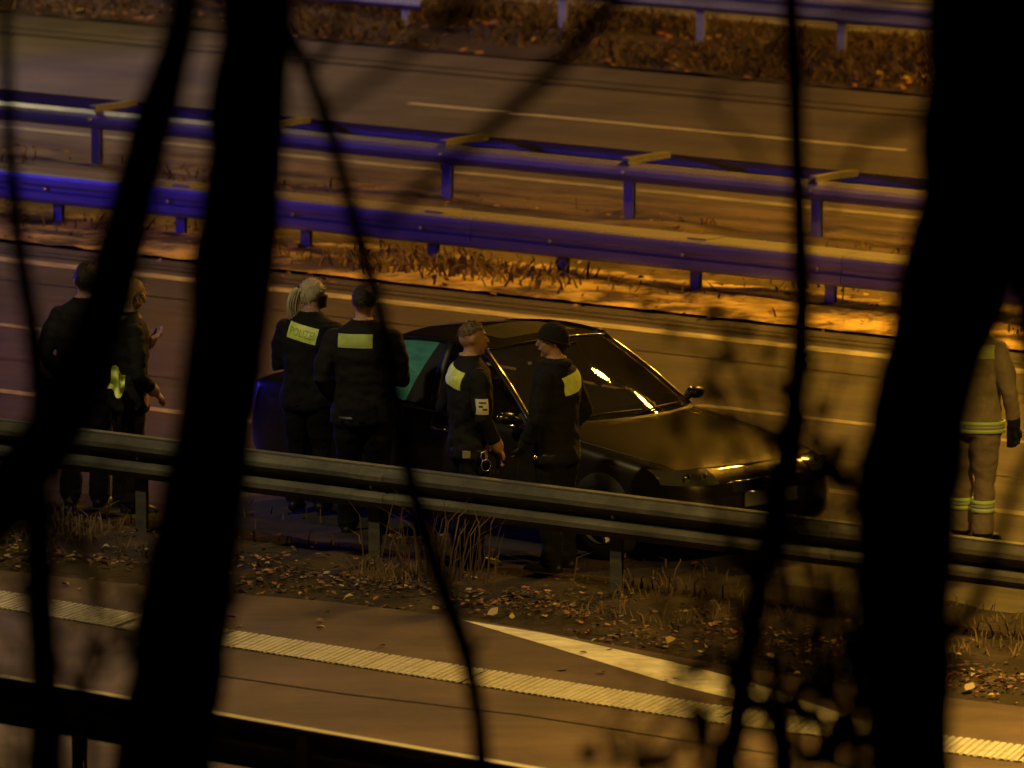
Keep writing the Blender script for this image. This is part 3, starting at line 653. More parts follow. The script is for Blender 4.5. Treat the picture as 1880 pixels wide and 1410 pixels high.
pc = W(-19.6, 9.0); build_car('silver police car with blue roof beacons in the left lane of the near carriageway', 'car', (pc.x, pc.y, .006), -THETA, SILVER, True, gain=1.5)
pc = W(-11.6, 3.0); build_car('silver police car with blue roof beacons on the hard shoulder, left of the officers', 'car', (pc.x, pc.y, .006), -THETA, SILVER, True, gain=.40)

# ------------------------------------------------------------------ people
def smooth_path(pts, n=6):
    out = []
    for i in range(len(pts)-1):
        p0, p1, p2, p3 = pts[max(i-1, 0)], pts[i], pts[i+1], pts[min(i+2, len(pts)-1)]
        for k in range(n):
            t = k/n; out.append(.5*((2*p1)+(p2-p0)*t+(2*p0-5*p1+4*p2-p3)*t*t+(3*p1-p0-3*p2+p3)*t**3))
    out.append(pts[-1]); return out
def Rz(a): return Matrix.Rotation(a, 3, 'Z')
def person(label, px, py, h, face, pose, mats, head_yaw=0.0, head_pitch=0.0, lean=(0, 0), stance=.11, vox=.0085, bulk=1.0, hood=False):
    """mats: jacket, trousers, boots, skin, hands. Local +x is forwards, +y left."""
    k = h/1.80; mb = MB()
    # legs and boots
    for s in (-1, 1):
        fx = pose.get('step', 0)*s; a = s*stance
        mb.tube([(0, s*.085, .95), (fx*.45, s*.095, .72), (fx*.7+.012, a*.95, .50), (fx*.9-.012, a, .28), (fx-.015, a, .12)], [.108*bulk, .098*bulk, .078, .076, .080], 16, round_ends=True)
        mb.tube([(fx-.055, a, .055), (fx+.03, a+s*.006, .058), (fx+.12, a+s*.018, .046), (fx+.165, a+s*.022, .038)], [.047, .052, .049, .036], 14, round_ends=True)
        mb.tube([(fx-.02, a, .06), (fx-.018, a, .16)], [.056, .060], 14)
    # torso with jacket hem, shoulders, neck
    lx, ly = lean
    T = [(.80, .128, .192), (.835, .143, .205), (.92, .140, .200), (1.02, .130, .186), (1.10, .128, .182), (1.20, .136, .194), (1.31, .142, .208), (1.40, .136, .210), (1.46, .118, .190), (1.50, .094, .145), (1.53, .076, .100), (1.555, .070, .078)]
    def tc(z): t = max(0, z-.9); return Vector((lx*t*t*1.4, ly*t*t*1.4, z))
    mb.rings([[tc(z)+Vector((rx*bulk*math.cos(2*PI*j/28), ry*bulk*math.sin(2*PI*j/28), 0)) for j in range(28)] for z, rx, ry in T])
    mb.tube([tc(1.47), tc(1.56)+Vector((.015, 0, 0)), tc(1.62)+Vector((.02, 0, 0))], [.066, .060, .056], 16)
    mb.tube([tc(1.50)+Vector((-.008, 0, 0)), tc(1.565)+Vector((.002, 0, 0))], [.084, .075], 18)           # collar
    # arms: elbow and wrist positions from the pose
    hands = []
    for s, key in ((-1, 'R'), (1, 'L')):
        sh = tc(1.41)+Vector((0, s*.172*bulk, 0)); el, wr = pose[key]
        el = tc(1.1)*Vector((1, 1, 0)).length*0+Vector(el); wr = Vector(wr)
        el = Vector((el.x, el.y*s, el.z)); wr = Vector((wr.x, wr.y*s, wr.z))
        mid = sh.lerp(el, .5)+Vector((0, s*.008, 0)); mid2 = el.lerp(wr, .5)
        mb.tube([sh, mid, el, mid2, wr], [.073*bulk, .070*bulk, .062, .056, .049], 16, round_ends=True)
        d = (wr-el).normalized(); n = d.cross(Vector((0, s, .2))).normalized(); q = d.cross(n).normalized()
        c = wr+d*.055; hands.append((c, key))
        mb.tube([wr-d*.02, wr+d*.03, wr+d*.085], [.027, .036, .034], 12, round_ends=True, flat=.62)
        for f, (off, ln, r) in enumerate(((-.030, .066, .0095), (-.010, .078, .0105), (.011, .072, .0105), (.031, .056, .009))):
            b0 = wr+d*.085+q*off; cu = pose.get('curl', .5)
            p1 = b0+d*ln*.45+n*ln*.12*cu; p2 = p1+(d*(1-.6*cu)+n*cu).normalized()*ln*.32; p3 = p2+(d*(1-1.2*cu)+n*1.3*cu).normalized()*ln*.26
            mb.tube([b0-d*.02, p1, p2, p3], [r*1.1, r, r*.95, r*.85], 8, round_ends=True)
        t0 = wr+d*.03+q*(-.026); mb.tube([t0, t0+d*.03-q*.024+n*.012, t0+d*.062-q*.026+n*.026], [.014, .0125, .0105], 8, round_ends=True)
    # head
    hc = tc(1.675)+Vector((.028, 0, 0)); HR = Rz(head_yaw) @ Matrix.Rotation(head_pitch, 3, 'Y')
    H = lambda x, y, z: hc+HR @ Vector((x, y, z))
    mb.ell(H(-.008, 0, .020), (.098, .077, .102), 20, 14, HR); mb.ell(H(.026, 0, -.035), (.066, .060, .080), 18, 12, HR)
    mb.tube([H(.055, 0, -.088), H(.068, 0, -.098)], [.027, .018], 12, round_ends=True)                       # chin
    mb.tube([H(.086, 0, .018), H(.104, 0, -.008), H(.110, 0, -.022)], [.010, .013, .014], 10, round_ends=True)  # nose
    mb.tube([H(.083, -.038, .030), H(.092, 0, .032), H(.083, .038, .030)], [.011, .012, .011], 8, round_ends=True)  # brow
    mb.tube([H(.086, -.020, -.052), H(.091, 0, -.054), H(.086, .020, -.052)], [.008, .011, .008], 8, round_ends=True)  # mouth
    for s in (-1, 1):
        mb.ell(H(-.008, s*.079, .0), (.020, .010, .031), 10, 8, HR); mb.ell(H(.058, s*.040, -.022), (.022, .018, .022), 10, 8, HR)
    o = mb.build('person', [mats['jacket'], mats['trousers'], mats['boots'], mats['skin'], mats['hands']], None, True)
    rm = o.modifiers.new('r', 'REMESH'); rm.mode = 'VOXEL'; rm.voxel_size = vox; rm.use_smooth_shade = True
    sm = o.modifiers.new('s', 'SMOOTH'); sm.factor = .5; sm.iterations = 4
    apply_mods(o); me = o.data
    mi = []
    for p in me.polygons:
        c = p.center; r = 0
        if any((c-hp).length < .115 for hp, _ in hands): r = 4
        elif c.z > 1.562 and (c-hc).length < .17: r = 3
        elif c.z < .105: r = 2
        elif c.z < .825: r = 1
        mi.append(r)
    me.materials.clear()
    for m in (mats['jacket'], mats['trousers'], mats['boots'], mats['skin'], mats['hands']): me.materials.append(m)
    me.polygons.foreach_set('material_index', mi); me.polygons.foreach_set('use_smooth', [True]*len(mi))
    # cloth folds in jacket and trousers
    label_seed = (px*.37) % 50; nvx = len(me.vertices); co = [0.0]*(nvx*3); no = [0.0]*(nvx*3)
    me.vertices.foreach_get('co', co); me.vertex_normals.foreach_get('vector', no)
    for i in range(nvx):
        q = Vector(co[3*i:3*i+3])
        if .12 < q.z < 1.48 and not any((q-hp).length < .13 for hp, _ in hands):
            f = noise.noise(Vector((q.x*7+label_seed, q.y*7, q.z*11)))*.012+noise.noise(Vector((q.x*17, q.y*17, q.z*22+7+label_seed)))*.006
            for c in range(3): co[3*i+c] += no[3*i+c]*f
    me.vertices.foreach_set('co', co)
    me.update()
    g = G(px, py); o.location = (g.x, g.y, .012 if pose.get('z') is None else pose['z']); o.rotation_euler = (0, 0, face); o.scale = (k, k, k)
    tag(o, label, 'person')
    o_info = dict(obj=o, H=H, HR=HR, hc=hc, hands=hands, tc=tc, bvh=BVHTree.FromPolygons([v.co for v in me.vertices], [p.vertices for p in me.polygons]))
    # eyes and lips
    for s in (-1, 1):
        e = MB().ell(H(.078, s*.031, .010), (.011, .013, .010), 10, 8, HR).build('eye', EYE_W, o, True)
        MB().ell(H(.0885, s*.031, .010), (.0025, .0055, .0055), 8, 6, HR).build('iris', EYE_D, e, True)
        MB().tube([H(.092, s*.016, .036), H(.092, s*.034, .041), H(.080, s*.052, .035)], [.004, .005, .003], 6).build('eyebrow', HAIR_D, o, True)
    MB().tube([H(.093, -.021, -.053), H(.1005, 0, -.054), H(.093, .021, -.053)], [.003, .0055, .003], 6).build('lips', LIP, o, True)
    return o_info
def hair_shell(I, name, m, back=.0, low=-.02, front=.055, off=.010, bumpy_=.004, strands=0, slen=.02, droop=.6, seed=1):
    """Hair as a thick shell over the crown: kept where the scalp is."""
    H, HR, hc = I['H'], I['HR'], I['hc']; mb = MB(); n, k = 28, 14
    def f(a, b):
        th = 2*PI*a; ca = math.cos(th)
        lo = lerp(low, front, max(0, ca)**.7) if ca > 0 else lerp(low, low+back, -ca)
        if strands: lo += .012*noise.noise(Vector((ca*4, math.sin(th)*4, seed)))
        t0 = math.asin(max(-.95, min(.95, (lo-.02)/.104))); t = lerp(t0, PI/2, b)
        r = 1.0+off/.09*(1 if b > .02 else .4)+bumpy_*10*noise.noise(Vector((a*9, b*7, 1)))
        return H(-.008+.098*r*math.cos(t)*ca, .078*r*math.cos(t)*math.sin(th), .020+.103*r*math.sin(t))
    mb.grid(f, n, k)
    rnd = random.Random(seed)
    for _ in range(strands):                            # single locks break up the smooth cap
        a, b = rnd.random(), rnd.random()**1.4*.95
        p = f(a, b); nrm = (p-hc).normalized(); back_ = HR @ Vector((-1, 0, 0))
        d = (nrm*rnd.uniform(.25, .7)+back_*rnd.uniform(0, .5)+Vector((rnd.uniform(-.35, .35), rnd.uniform(-.35, .35), -droop*rnd.uniform(.3, 1)))).normalized()
        l = slen*rnd.uniform(.5, 1.3); q = d.cross(nrm); q = (q if q.length > .01 else Vector((0, 1, 0))).normalized()*.0035
        p = p-nrm*.002; mb.add([p-q, p+q, p+d*l*.6+q*.8+nrm*.003, p+d*l*.6-q*.8+nrm*.003, p+d*l], [(0, 1, 2, 3), (3, 2, 4)])
    return mb.build(name, m, I['obj'], True)
def locks(I, name, m, path, rad, n, seed):
    """A bundle of separate hair locks along a path."""
    rnd = random.Random(seed); mb = MB()
    for _ in range(n):
        a = rnd.uniform(0, 2*PI); r = math.sqrt(rnd.random()); e = rnd.uniform(.82, 1.06)
        pts = []
        for i, (p, w) in enumerate(zip(path, rad)):
            o = Vector((math.cos(a), math.sin(a)*.8, rnd.uniform(-.1, .1)))*w*r*rnd.uniform(.85, 1.15); pts.append(path[0].lerp(p, e) if i == len(path)-1 else p+o)
        pts[-1] = pts[-1]+Vector((math.cos(a), math.sin(a), 0))*rad[-1]*r
        pts = smooth_path(pts, 3); k = len(pts)
        mb.tube(pts, [.008*(1-.75*i/k)+.001 for i in range(k)], 5)
    return mb.build(name, m, I['obj'], True)
def patch(I, name, m, ang, z0, z1, width, off=.006, tilt=0.0, nx=10, nz=5, cx=0.0, cy=0.0):
    """A cloth panel lying on the body, found by shooting rays at the body from outside; ang is the direction seen from the body axis."""
    bvh = I['bvh']; d = Vector((math.cos(ang), math.sin(ang), 0)); q = Vector((-math.sin(ang), math.cos(ang), 0)); zc = (z0+z1)/2
    def f(a, b, o=off):
        s = (a-.5)*width; z = (b-.5)*(z1-z0); s, z = s*math.cos(tilt)-z*math.sin(tilt), s*math.sin(tilt)+z*math.cos(tilt)
        st = Vector((cx, cy, zc+z))+q*s+d*.5
        h = bvh.ray_cast(st, -d)
        return (h[0]+d*o) if h[0] is not None and (h[0]-st).length < .5 else Vector((cx, cy, zc+z))+q*s+d*.1
    mb = MB(); mb.slab(lambda a, b: f(a, b), nx, nz, lambda a, b: d, .006)
    return mb.build(name, m, I['obj'], auto=50), f
def belt(I, z, m, name='belt', r=.955, h=.045, bulk=1.0):
    bvh = I['bvh']; mb = MB(); n = 32
    def ringpt(j, zz, extra):
        a = 2*PI*j/n; d = Vector((math.cos(a)*.137*bulk, math.sin(a)*.200*bulk, 0)); return I['tc'](zz)*Vector((1, 1, 1)).length*0+I['tc'](zz)+d*(r+extra)
    mb.rings([[ringpt(j, zz, e) for j in range(n)] for zz, e in ((z-h/2, 0), (z-h/2, .05), (z+h/2, .05), (z+h/2, 0))], cap=False)
    return mb.build(name, m, I['obj'], True)
def band_limb(I, name, m, c, d, r, h):
    c = Vector(c); d = Vector(d).normalized()
    return MB().tube([c-d*h/2, c+d*h/2], [r, r], 20).build(name, m, I['obj'], True)
POL = dict(jacket=JACKET, trousers=TROUS, boots=BOOT, skin=SKIN, hands=GLOVE)
POLS = dict(POL, hands=SKIN)
DOWN = ((-.03, .275, 1.12), (.05, .285, .88))
POCKET = ((-.08, .29, 1.14), (.075, .205, .965))
FOLD = ((.03, .27, 1.12), (.20, .10, 1.18))
TEL = ((.06, .27, 1.14), (.22, .13, 1.30))
def ang(dx, dy): return math.atan2(dy, dx)            # heading in the ground plane: +x right in the picture, +y away
TEXTM = {}
def lettering(I, f, s, w, h, m, off=.0085):
    cu = bpy.data.curves.new('lettering', 'FONT'); cu.body = s; cu.size = 1.0; cu.align_x = 'CENTER'; cu.align_y = 'CENTER'; cu.resolution_u = 3
    to = bpy.data.objects.new('lettering_source', cu); COL.objects.link(to)
    dg = bpy.context.evaluated_depsgraph_get(); dg.update(); me = bpy.data.meshes.new_from_object(to.evaluated_get(dg), depsgraph=dg)
    bpy.data.objects.remove(to)
    xs = [v.co.x for v in me.vertices]; ys = [v.co.y for v in me.vertices]; x0, x1, y0, y1 = min(xs), max(xs), min(ys), max(ys)
    for v in me.vertices:
        a = .5+((v.co.x-x0)/(x1-x0)-.5)*w; b = .5+((v.co.y-y0)/(y1-y0)-.5)*h
        v.co = f(a, b, off)
    me.materials.clear(); me.materials.append(m)
    return link('lettering', me, I)
# far-left pair
P1 = person('officer in dark jacket seen from behind, leftmost, with a pale patch on the upper arm', 158, 938, 1.84, ang(.25, 1), dict(R=TEL, L=POCKET), POL, head_yaw=.3, bulk=1.12)
hair_shell(P1, 'hair', HAIR_D, back=-.03, off=.007, strands=260, slen=.022, seed=3); belt(P1, .86, BOOT)
patch(P1, 'sleeve_patch', SILVERBAND, PI/2, 1.20, 1.33, .08, .004)
P2 = person('blond officer in dark clothes standing behind the leaning branch at the left', 236, 948, 1.76, ang(1, .35), dict(R=((.0, .27, 1.10), (.14, .20, .97)), L=TEL), POLS, head_yaw=-.2, head_pitch=.25, bulk=1.08)
hair_shell(P2, 'hair', HAIR_T, back=-.05, low=-.05, strands=320, slen=.06, droop=1.6, seed=4)
locks(P2, 'ponytail', HAIR_T, [P2['H'](-.06, .0, .03), P2['H'](-.11, -.01, -.03), P2['H'](-.10, -.03, -.12), P2['H'](-.06, -.07, -.20)], [.03, .045, .045, .03], 40, 5)
MB().tube([P2['tc'](1.50)+Vector((.085*math.cos(t*PI/10), .085*math.sin(t*PI/10), .01)) for t in range(21)], .032, 8, wob=.5).build('scarf', mat('tan_scarf', (.34, .22, .10), .9, col2=(.22, .14, .07), nscale=20), P2['obj'], True)
# the crumpled high-visibility armband or vest held at the hip
hp, _ = P2['hands'][0]; kk = 1.76/1.8
vg = G(213, 948); vest = MB()
def vf(a, b):
    x = (a-.5)*.12; z = (b-.5)*.16; return Vector((x+.012*math.sin(b*5)-.25*z, -.022*math.sin(a*9+b*4)-.015*math.cos(b*12), z+.02*math.sin(a*6)))
vest.slab(vf, 9, 9, lambda a, b: (0, -1, 0), .02)
vo = vest.build('reflective_vest', HIVIS, None, auto=60); tag(vo, 'crumpled yellow-green reflective vest held at the hip of the blond officer', 'vest')
# middle pair
P3 = person('officer with long blond ponytail and black face mask, POLIZEI panel on her back', 568, 944, 1.74, ang(.42, 1), dict(R=FOLD, L=FOLD), POL, head_yaw=-.75, lean=(.05, 0), bulk=1.14)
hair_shell(P3, 'hair', HAIR_B, back=-.06, low=-.02, off=.007, strands=220, slen=.022, droop=.3, seed=6)
locks(P3, 'ponytail', HAIR_B, [P3['H'](-.07, .0, .06), P3['H'](-.125, .012, .040), P3['H'](-.150, .03, -.05), P3['H'](-.145, .04, -.14), P3['H'](-.120, .035, -.24)], [.020, .040, .050, .045, .030], 70, 7)
MB().tube([P3['H'](-.098, .006, .058), P3['H'](-.108, .008, .050)], [.026, .027], 10).build('hair_tie', MASKM, P3['obj'], True)
def mask(I, m=MASKM):
    H = I['H']
    def f(a, b):
        t = lerp(-1.45, 1.45, a); z = lerp(-.095, -.005, b); bul = .012*math.cos(t)**2
        rr = lerp(.082, .092, b)
        return H(.012+(rr+bul+.006)*math.cos(t)*1.02, .074*math.sin(t), z)
    return MB().grid(f, 14, 6).build('face_mask', m, I['obj'], True)
mask(P3); belt(P3, .86, BOOT, bulk=1.14)
p, f = patch(P3, 'back_panel', HIVIS, PI+.12, 1.345, 1.465, .25, tilt=-.20, cy=.015); lettering(p, f, 'POLIZEI', .82, .48, HIVIS_T)
P4 = person('short-haired officer with his back to the camera beside the ponytailed officer', 668, 990, 1.86, ang(.12, 1), dict(R=FOLD, L=POCKET), POL, head_yaw=.05, bulk=1.18)
hair_shell(P4, 'hair', HAIR_D, back=-.02, low=.0, off=.006, strands=260, slen=.016, seed=8); belt(P4, .86, BOOT, bulk=1.18)
patch(P4, 'back_panel', mat('dim_reflective_cloth', (.42, .54, .14), .6, col2=(.33, .43, .11), nscale=16), PI, 1.375, 1.47, .25, cy=.04)
# the two talking by the car
P5 = person('bare-headed officer facing right with shield badge and handcuffs on his belt', 862, 1047, 1.79, ang(1, .42), dict(R=((-.01, .285, 1.13), (.11, .255, .92)), L=POCKET), POLS, head_yaw=-.28, bulk=1.10, stance=.12)
hair_shell(P5, 'hair', HAIR_F, back=-.02, low=.040, front=.075, off=.003, bumpy_=.001, strands=420, slen=.013, droop=.2, seed=9); belt(P5, .87, BOOT, h=.055, bulk=1.10)
patch(P5, 'back_panel', HIVIS, PI+.10, 1.345, 1.475, .25, tilt=-.20)
def shield(a, b):
    return a, b
pb, f = patch(P5, 'sleeve_badge', BADGE, -PI/2-.10, 1.17, 1.28, .085, .005, nx=6, nz=6)
for (a0, a1, b0, b1) in ((.2, .8, .72, .82), (.15, .5, .48, .60), (.45, .85, .28, .40)):
    MB().grid(lambda a, b: f(lerp(a0, a1, a), lerp(b0, b1, b), .0085), 2, 1).build('badge_mark', BADGE_D, pb)
hc_ = Vector((.02, -.262, .80)); cu = empty('handcuffs', (0, 0, 0), 0, P5['obj'])
MB().tube([hc_+Vector((.035*math.cos(t*PI/10), 0, .042*math.sin(t*PI/10)-.01)) for t in range(21)], .006, 8).build('ring', CUFF, cu, True)
MB().tube([hc_+Vector((-.012+.026*math.cos(t*PI/10), .004, .058+.030*math.sin(t*PI/10))) for t in range(21)], .006, 8).build('ring', CUFF, cu, True)
MB().box((.10, -.20, .80), (.075, .05, .17)).build('holster', BOOT, P5['obj']); MB().box((.115, -.205, .895), (.05, .03, .04)).build('pistol_grip', BOOT, P5['obj'])
MB().box((-.10, -.185, .865), (.05, .03, .05)).build('belt_pouch', mat('worn_pouch_clip', (.3, .29, .24), .4), P5['obj'])
P6 = person('officer in black knit cap facing left in front of the windscreen', 1022, 1056, 1.80, ang(-1, .50), dict(R=POCKET, L=((.02, .28, 1.13), (.15, .22, .95))), POL, head_yaw=.62, bulk=1.12, lean=(.01, 0))
H = P6['H']; hat = hair_shell(P6, 'knit_cap', KNIT, back=-.07, low=-.015, front=.030, off=.017, bumpy_=.003)
MB().tube([H(-.008+.118*math.cos(t), .096*math.sin(t), lerp(-.03, .045, .5+.5*math.cos(t))) for t in [2*PI*j/24 for j in range(25)]], .012, 8).build('cap_fold', KNIT, P6['obj'], True)
MB().tube([P6['tc'](1.51)+Vector((.085*math.cos(t*PI/10), .085*math.sin(t*PI/10), .015)) for t in range(21)], .030, 8, wob=.3).build('neck_gaiter', KNIT, P6['obj'], True)
belt(P6, .87, BOOT, bulk=1.12)
patch(P6, 'back_panel', HIVIS, PI-.05, 1.325, 1.455, .25, tilt=.16)
MB().ell((.06, .225, .865), (.02, .012, .02), 10, 6).build('belt_buckle', CUFF, P6['obj'], True)
# the firefighter at the right
FIRE = dict(jacket=FIRECOAT, trousers=FIREPANT, boots=BOOT, skin=SKIN, hands=GLOVE)
P7 = person('firefighter in sand-coloured coat with yellow shoulder panel beside the right trunk', 1786, 1004, 1.84, ang(.55, 1), dict(R=((-.02, .29, 1.13), (.04, .30, .89)), L=FOLD, step=.03), FIRE, head_yaw=-.2, bulk=1.10, stance=.10)
H = P7['H']
hm = hair_shell(P7, 'helmet', HELMET, back=-.05, low=-.02, front=.03, off=.034, bumpy_=0)
MB().tube([H(-.008+.150*math.cos(t), .125*math.sin(t), lerp(-.03, .02, .5+.5*math.cos(t))) for t in [2*PI*j/24 for j in range(25)]], .010, 8).build('helmet_brim', HELMET, P7['obj'], True)
patch(P7, 'back_panel', HIVIS, PI, 1.365, 1.46, .30, cy=-.05)
def coat_band(z, m, h): belt(P7, z, m, 'coat_band', 1.03*1.10/1.10, h, 1.10)
coat_band(.895, LIMEBAND, .03); coat_band(.868, SILVERBAND, .026); coat_band(.842, LIMEBAND, .03)
for s in (-1, 1):
    fx = .03*s
    for zz, m, hh in ((.325, LIMEBAND, .03), (.298, SILVERBAND, .026), (.270, LIMEBAND, .03)): band_limb(P7, 'trouser_band', m, (fx*.9-.012, s*.10, zz), (0, 0, 1), .0845, hh)
MB().box((.05, -.275, .80), (.06, .045, .16)).build('radio', PLAST, P7['obj']); MB().tube([(.05, -.275, .88), (.06, -.28, 1.0)], .008, 6).build('antenna', PLAST, P7['obj'], True)
vp = W(*UV(222, 949)); vo.location = (vp.x-.01, vp.y-.34, 1.06); vo.rotation_euler = (0, .55, 0)

# ------------------------------------------------------------------ trees on the slope by the camera
def branchy(mb, p, d, l, r, depth, rnd, leaves=None, mi=0):
    q = [p]; c = p; dd = d
    for i in range(3):
        dd = (dd+Vector((rnd.uniform(-.28, .28), rnd.uniform(-.28, .28), rnd.uniform(-.08, .22)))).normalized(); c = c+dd*l/3; q.append(c)
    mb.tube(q, [r, r*.82, r*.66, r*.45], 5 if depth < 2 else 4, mi)
    if leaves is not None and depth >= 2:
        for _ in range(rnd.randint(0, 2)): leaf(leaves, c+Vector((rnd.uniform(-.05, .05),)*3), .07, rnd, 0, .9)
    if depth < 3:
        for k in range(rnd.randint(2, 3)):
            t = rnd.uniform(.35, 1.0); i = min(2, int(t*3)); b = q[i].lerp(q[i+1], t*3-i)
            a = rnd.uniform(0, 2*PI); nd = (dd+Vector((math.cos(a), math.sin(a), rnd.uniform(-.1, .6)))*.8).normalized()
            branchy(mb, b, nd, l*rnd.uniform(.5, .75), r*.55, depth+1, rnd, leaves, mi)
def tree(label, path, dist, seed, up=4.5, name='tree', branches=(), crown_r=None):
    """path: photo x, y, width from top to bottom. The trunk goes on down to the slope and up into a bare crown."""
    rnd = random.Random(seed)
    P = [AT(x, y, dist) for x, y, w in path]; R_ = [w/FPX*dist/2 for x, y, w in path]
    d = (P[-1]-P[-2]).normalized(); d = (d+Vector((0, .05, -.6))).normalized()
    b = P[-1]; 
    for _ in range(60):
        if b.z <= hill_z(b.x, b.y)-.15: break
        b = b+d*.12
    pts = [b]+[p for p in reversed(P)]; rad = [R_[-1]*1.35]+[r for r in reversed(R_)]
    du = (P[0]-P[1]).normalized(); du = (du+Vector((0, 0, .8))).normalized()
    topz = []
    c = P[0]
    for i in range(4):
        c = c+(du+Vector((rnd.uniform(-.12, .12), rnd.uniform(-.12, .12), .1)))*up/4; pts.append(c); rad.append(R_[0]*(.86, .68, .48, .25)[i]); topz.append(c)
    base = Vector((b.x, b.y, hill_z(b.x, b.y)))
    root = empty(name, base); tag(root, label, 'tree', 'bare trees on the slope before the camera')
    sp = smooth_path([p-base for p in pts]); sr = [Vector((r, 0, 0)) for r in rad]; sr = [max(.004, v.x) for v in smooth_path(sr)]
    MB().tube(sp, sr, 18, wob=.24).build('trunk', BARK, root, True)
    mb = MB(); lv = MB()
    for k in range(9):
        t = rnd.uniform(.15, 1); i = min(2, int(t*3)); p = topz[i].lerp(topz[i+1], t*3-i)-base
        a = rnd.uniform(0, 2*PI); branchy(mb, p, Vector((math.cos(a), math.sin(a), rnd.uniform(.3, 1.0))).normalized(), up*rnd.uniform(.25, .42), max(.008, R_[0]*.33), 0, rnd, lv)
    cr = mb.build('crown', TWIG, root, True)
    if lv.f: lv.build('leaves', LEAFD, cr)
    for bp, bd in branches:
        q = smooth_path([AT(x, y, bd)-base for x, y, w in bp]); r = [max(.002, v.x) for v in smooth_path([Vector((w/FPX*bd/2, 0, 0)) for x, y, w in bp])]
        MB().tube(q, r, 8, wob=.15).build('branch', TWIG, root, True)
    return root
tree('broad black trunk leaning slightly, left of the ponytailed officer', [(472, -60, 140), (462, 150, 148), (443, 400, 154), (415, 650, 154), (382, 850, 160), (350, 1050, 166), (322, 1250, 180), (292, 1470, 190)], 30.0, 1)
tree('dark leaning trunk crossing the two officers at the far left', [(352, -60, 56), (325, 80, 66), (280, 230, 82), (240, 380, 92), (200, 540, 100), (150, 690, 108), (75, 820, 112), (0, 930, 110), (-90, 1080, 112)], 29.0, 2)
tree('slender dark stem along the left edge of the picture', [(6, -60, 20), (12, 120, 24), (22, 330, 30), (45, 510, 34), (70, 690, 38), (66, 860, 46), (72, 1050, 56), (80, 1240, 62), (92, 1470, 68)], 31.0, 3, up=3.0)
tree('thin crooked sapling bending past the windowed car door', [(470, -60, 20), (545, 85, 26), (610, 250, 30), (655, 420, 30), (700, 580, 33), (730, 740, 34), (756, 890, 36), (800, 1040, 36), (850, 1180, 36), (875, 1300, 34), (888, 1470, 36)], 31.5, 4, up=2.5,
     branches=(([(558, 128, 22), (590, 105, 18), (622, 55, 14), (650, -40, 10)], 31.5), ([(858, 1200, 22), (874, 1188, 16), (892, 1172, 6)], 31.5)))
tree('slim dark trunk in front of the car bonnet', [(1452, -60, 36), (1460, 150, 38), (1466, 350, 36), (1472, 560, 40), (1462, 720, 44), (1442, 850, 46), (1412, 980, 48), (1390, 1090, 46), (1370, 1220, 48), (1345, 1360, 52), (1325, 1470, 54)], 32.0, 5,
     branches=(([(1352, 1345, 16), (1395, 1330, 14), (1430, 1310, 12), (1490, 1322, 10), (1560, 1345, 8), (1640, 1370, 6)], 31.6), ([(1445, 850, 16), (1400, 800, 12), (1340, 760, 9), (1300, 690, 6)], 31.6), ([(1466, 600, 14), (1400, 560, 10), (1340, 590, 8)], 31.6)))
tree('wide black trunk at the right beside the firefighter', [(1806, -60, 216), (1800, 150, 212), (1785, 320, 206), (1760, 480, 204), (1722, 640, 196), (1688, 780, 190), (1662, 920, 190), (1655, 1080, 178), (1664, 1250, 164), (1672, 1470, 166)], 29.0, 6,
     branches=(([(1744, 1168, 34), (1790, 1110, 30), (1828, 1010, 26), (1866, 890, 24), (1920, 780, 22)], 28.6), ([(1600, 1140, 14), (1560, 1060, 12), (1540, 1000, 8)], 28.8), ([(1600, 1300, 16), (1540, 1240, 12), (1500, 1300, 8)], 28.8)))
tree('dark stem at the very right edge above the firefighter', [(1905, -60, 70), (1900, 200, 80), (1890, 420, 72), (1900, 640, 60), (1930, 860, 60), (1950, 1200, 64), (1960, 1470, 70)], 33.0, 7)
# a nearer young tree just out of view at the right whose thin branches cross the upper middle
def near_tree():
    D = 25.0; base = Vector((2.5, D+.2, 0)); base.z = hill_z(base.x, base.y)
    root = empty('young_tree', base); tag(root, 'young tree whose blurred thin branches cross the upper middle', 'tree', 'bare trees on the slope before the camera')
    tp = [Vector((0, 0, -.1)), Vector((.02, 0, 1.0)), Vector((-.03, 0, 2.2)), Vector((.02, .05, 3.4)), Vector((0, 0, 5.2))]
    MB().tube(smooth_path(tp), [.05]*8+[.045]*8+[.03]*8+[.02], 10, wob=.2).build('trunk', BARK, root, True)
    rnd = random.Random(33); mb = MB(); lv = MB()
    for k in range(8):
        z = rnd.uniform(2.6, 4.5); a = rnd.uniform(0, 2*PI); branchy(mb, Vector((0, 0, z)), Vector((math.cos(a), math.sin(a), .8)).normalized(), 1.0, .012, 0, rnd, lv)
    cr = mb.build('crown', TWIG, root, True); lv.build('leaves', LEAFD, cr)
    for bp, w in (([(2700, -500), (1700, -420), (1330, -200), (1130, 0), (1010, 135), (870, 262), (770, 345), (690, 430)], .058), ([(1330, -200), (1000, -120), (740, 105), (620, 190), (560, 240)], .030), ([(1250, -120), (930, -60), (850, 10), (838, 70)], .045), ([(2700, 200), (2100, 120), (1640, 230), (1560, 310), (1510, 400)], .026), ([(2700, 100), (1900, -60), (1330, 150), (1370, 260), (1400, 330)], .020)):
        q = smooth_path([AT(x, y, D)-base for x, y in bp]); n = len(q)
        MB().tube(q, [w/2*(1.3-.8*i/n) for i in range(n)], 7).build('branch', TWIG, root, True)
near_tree()
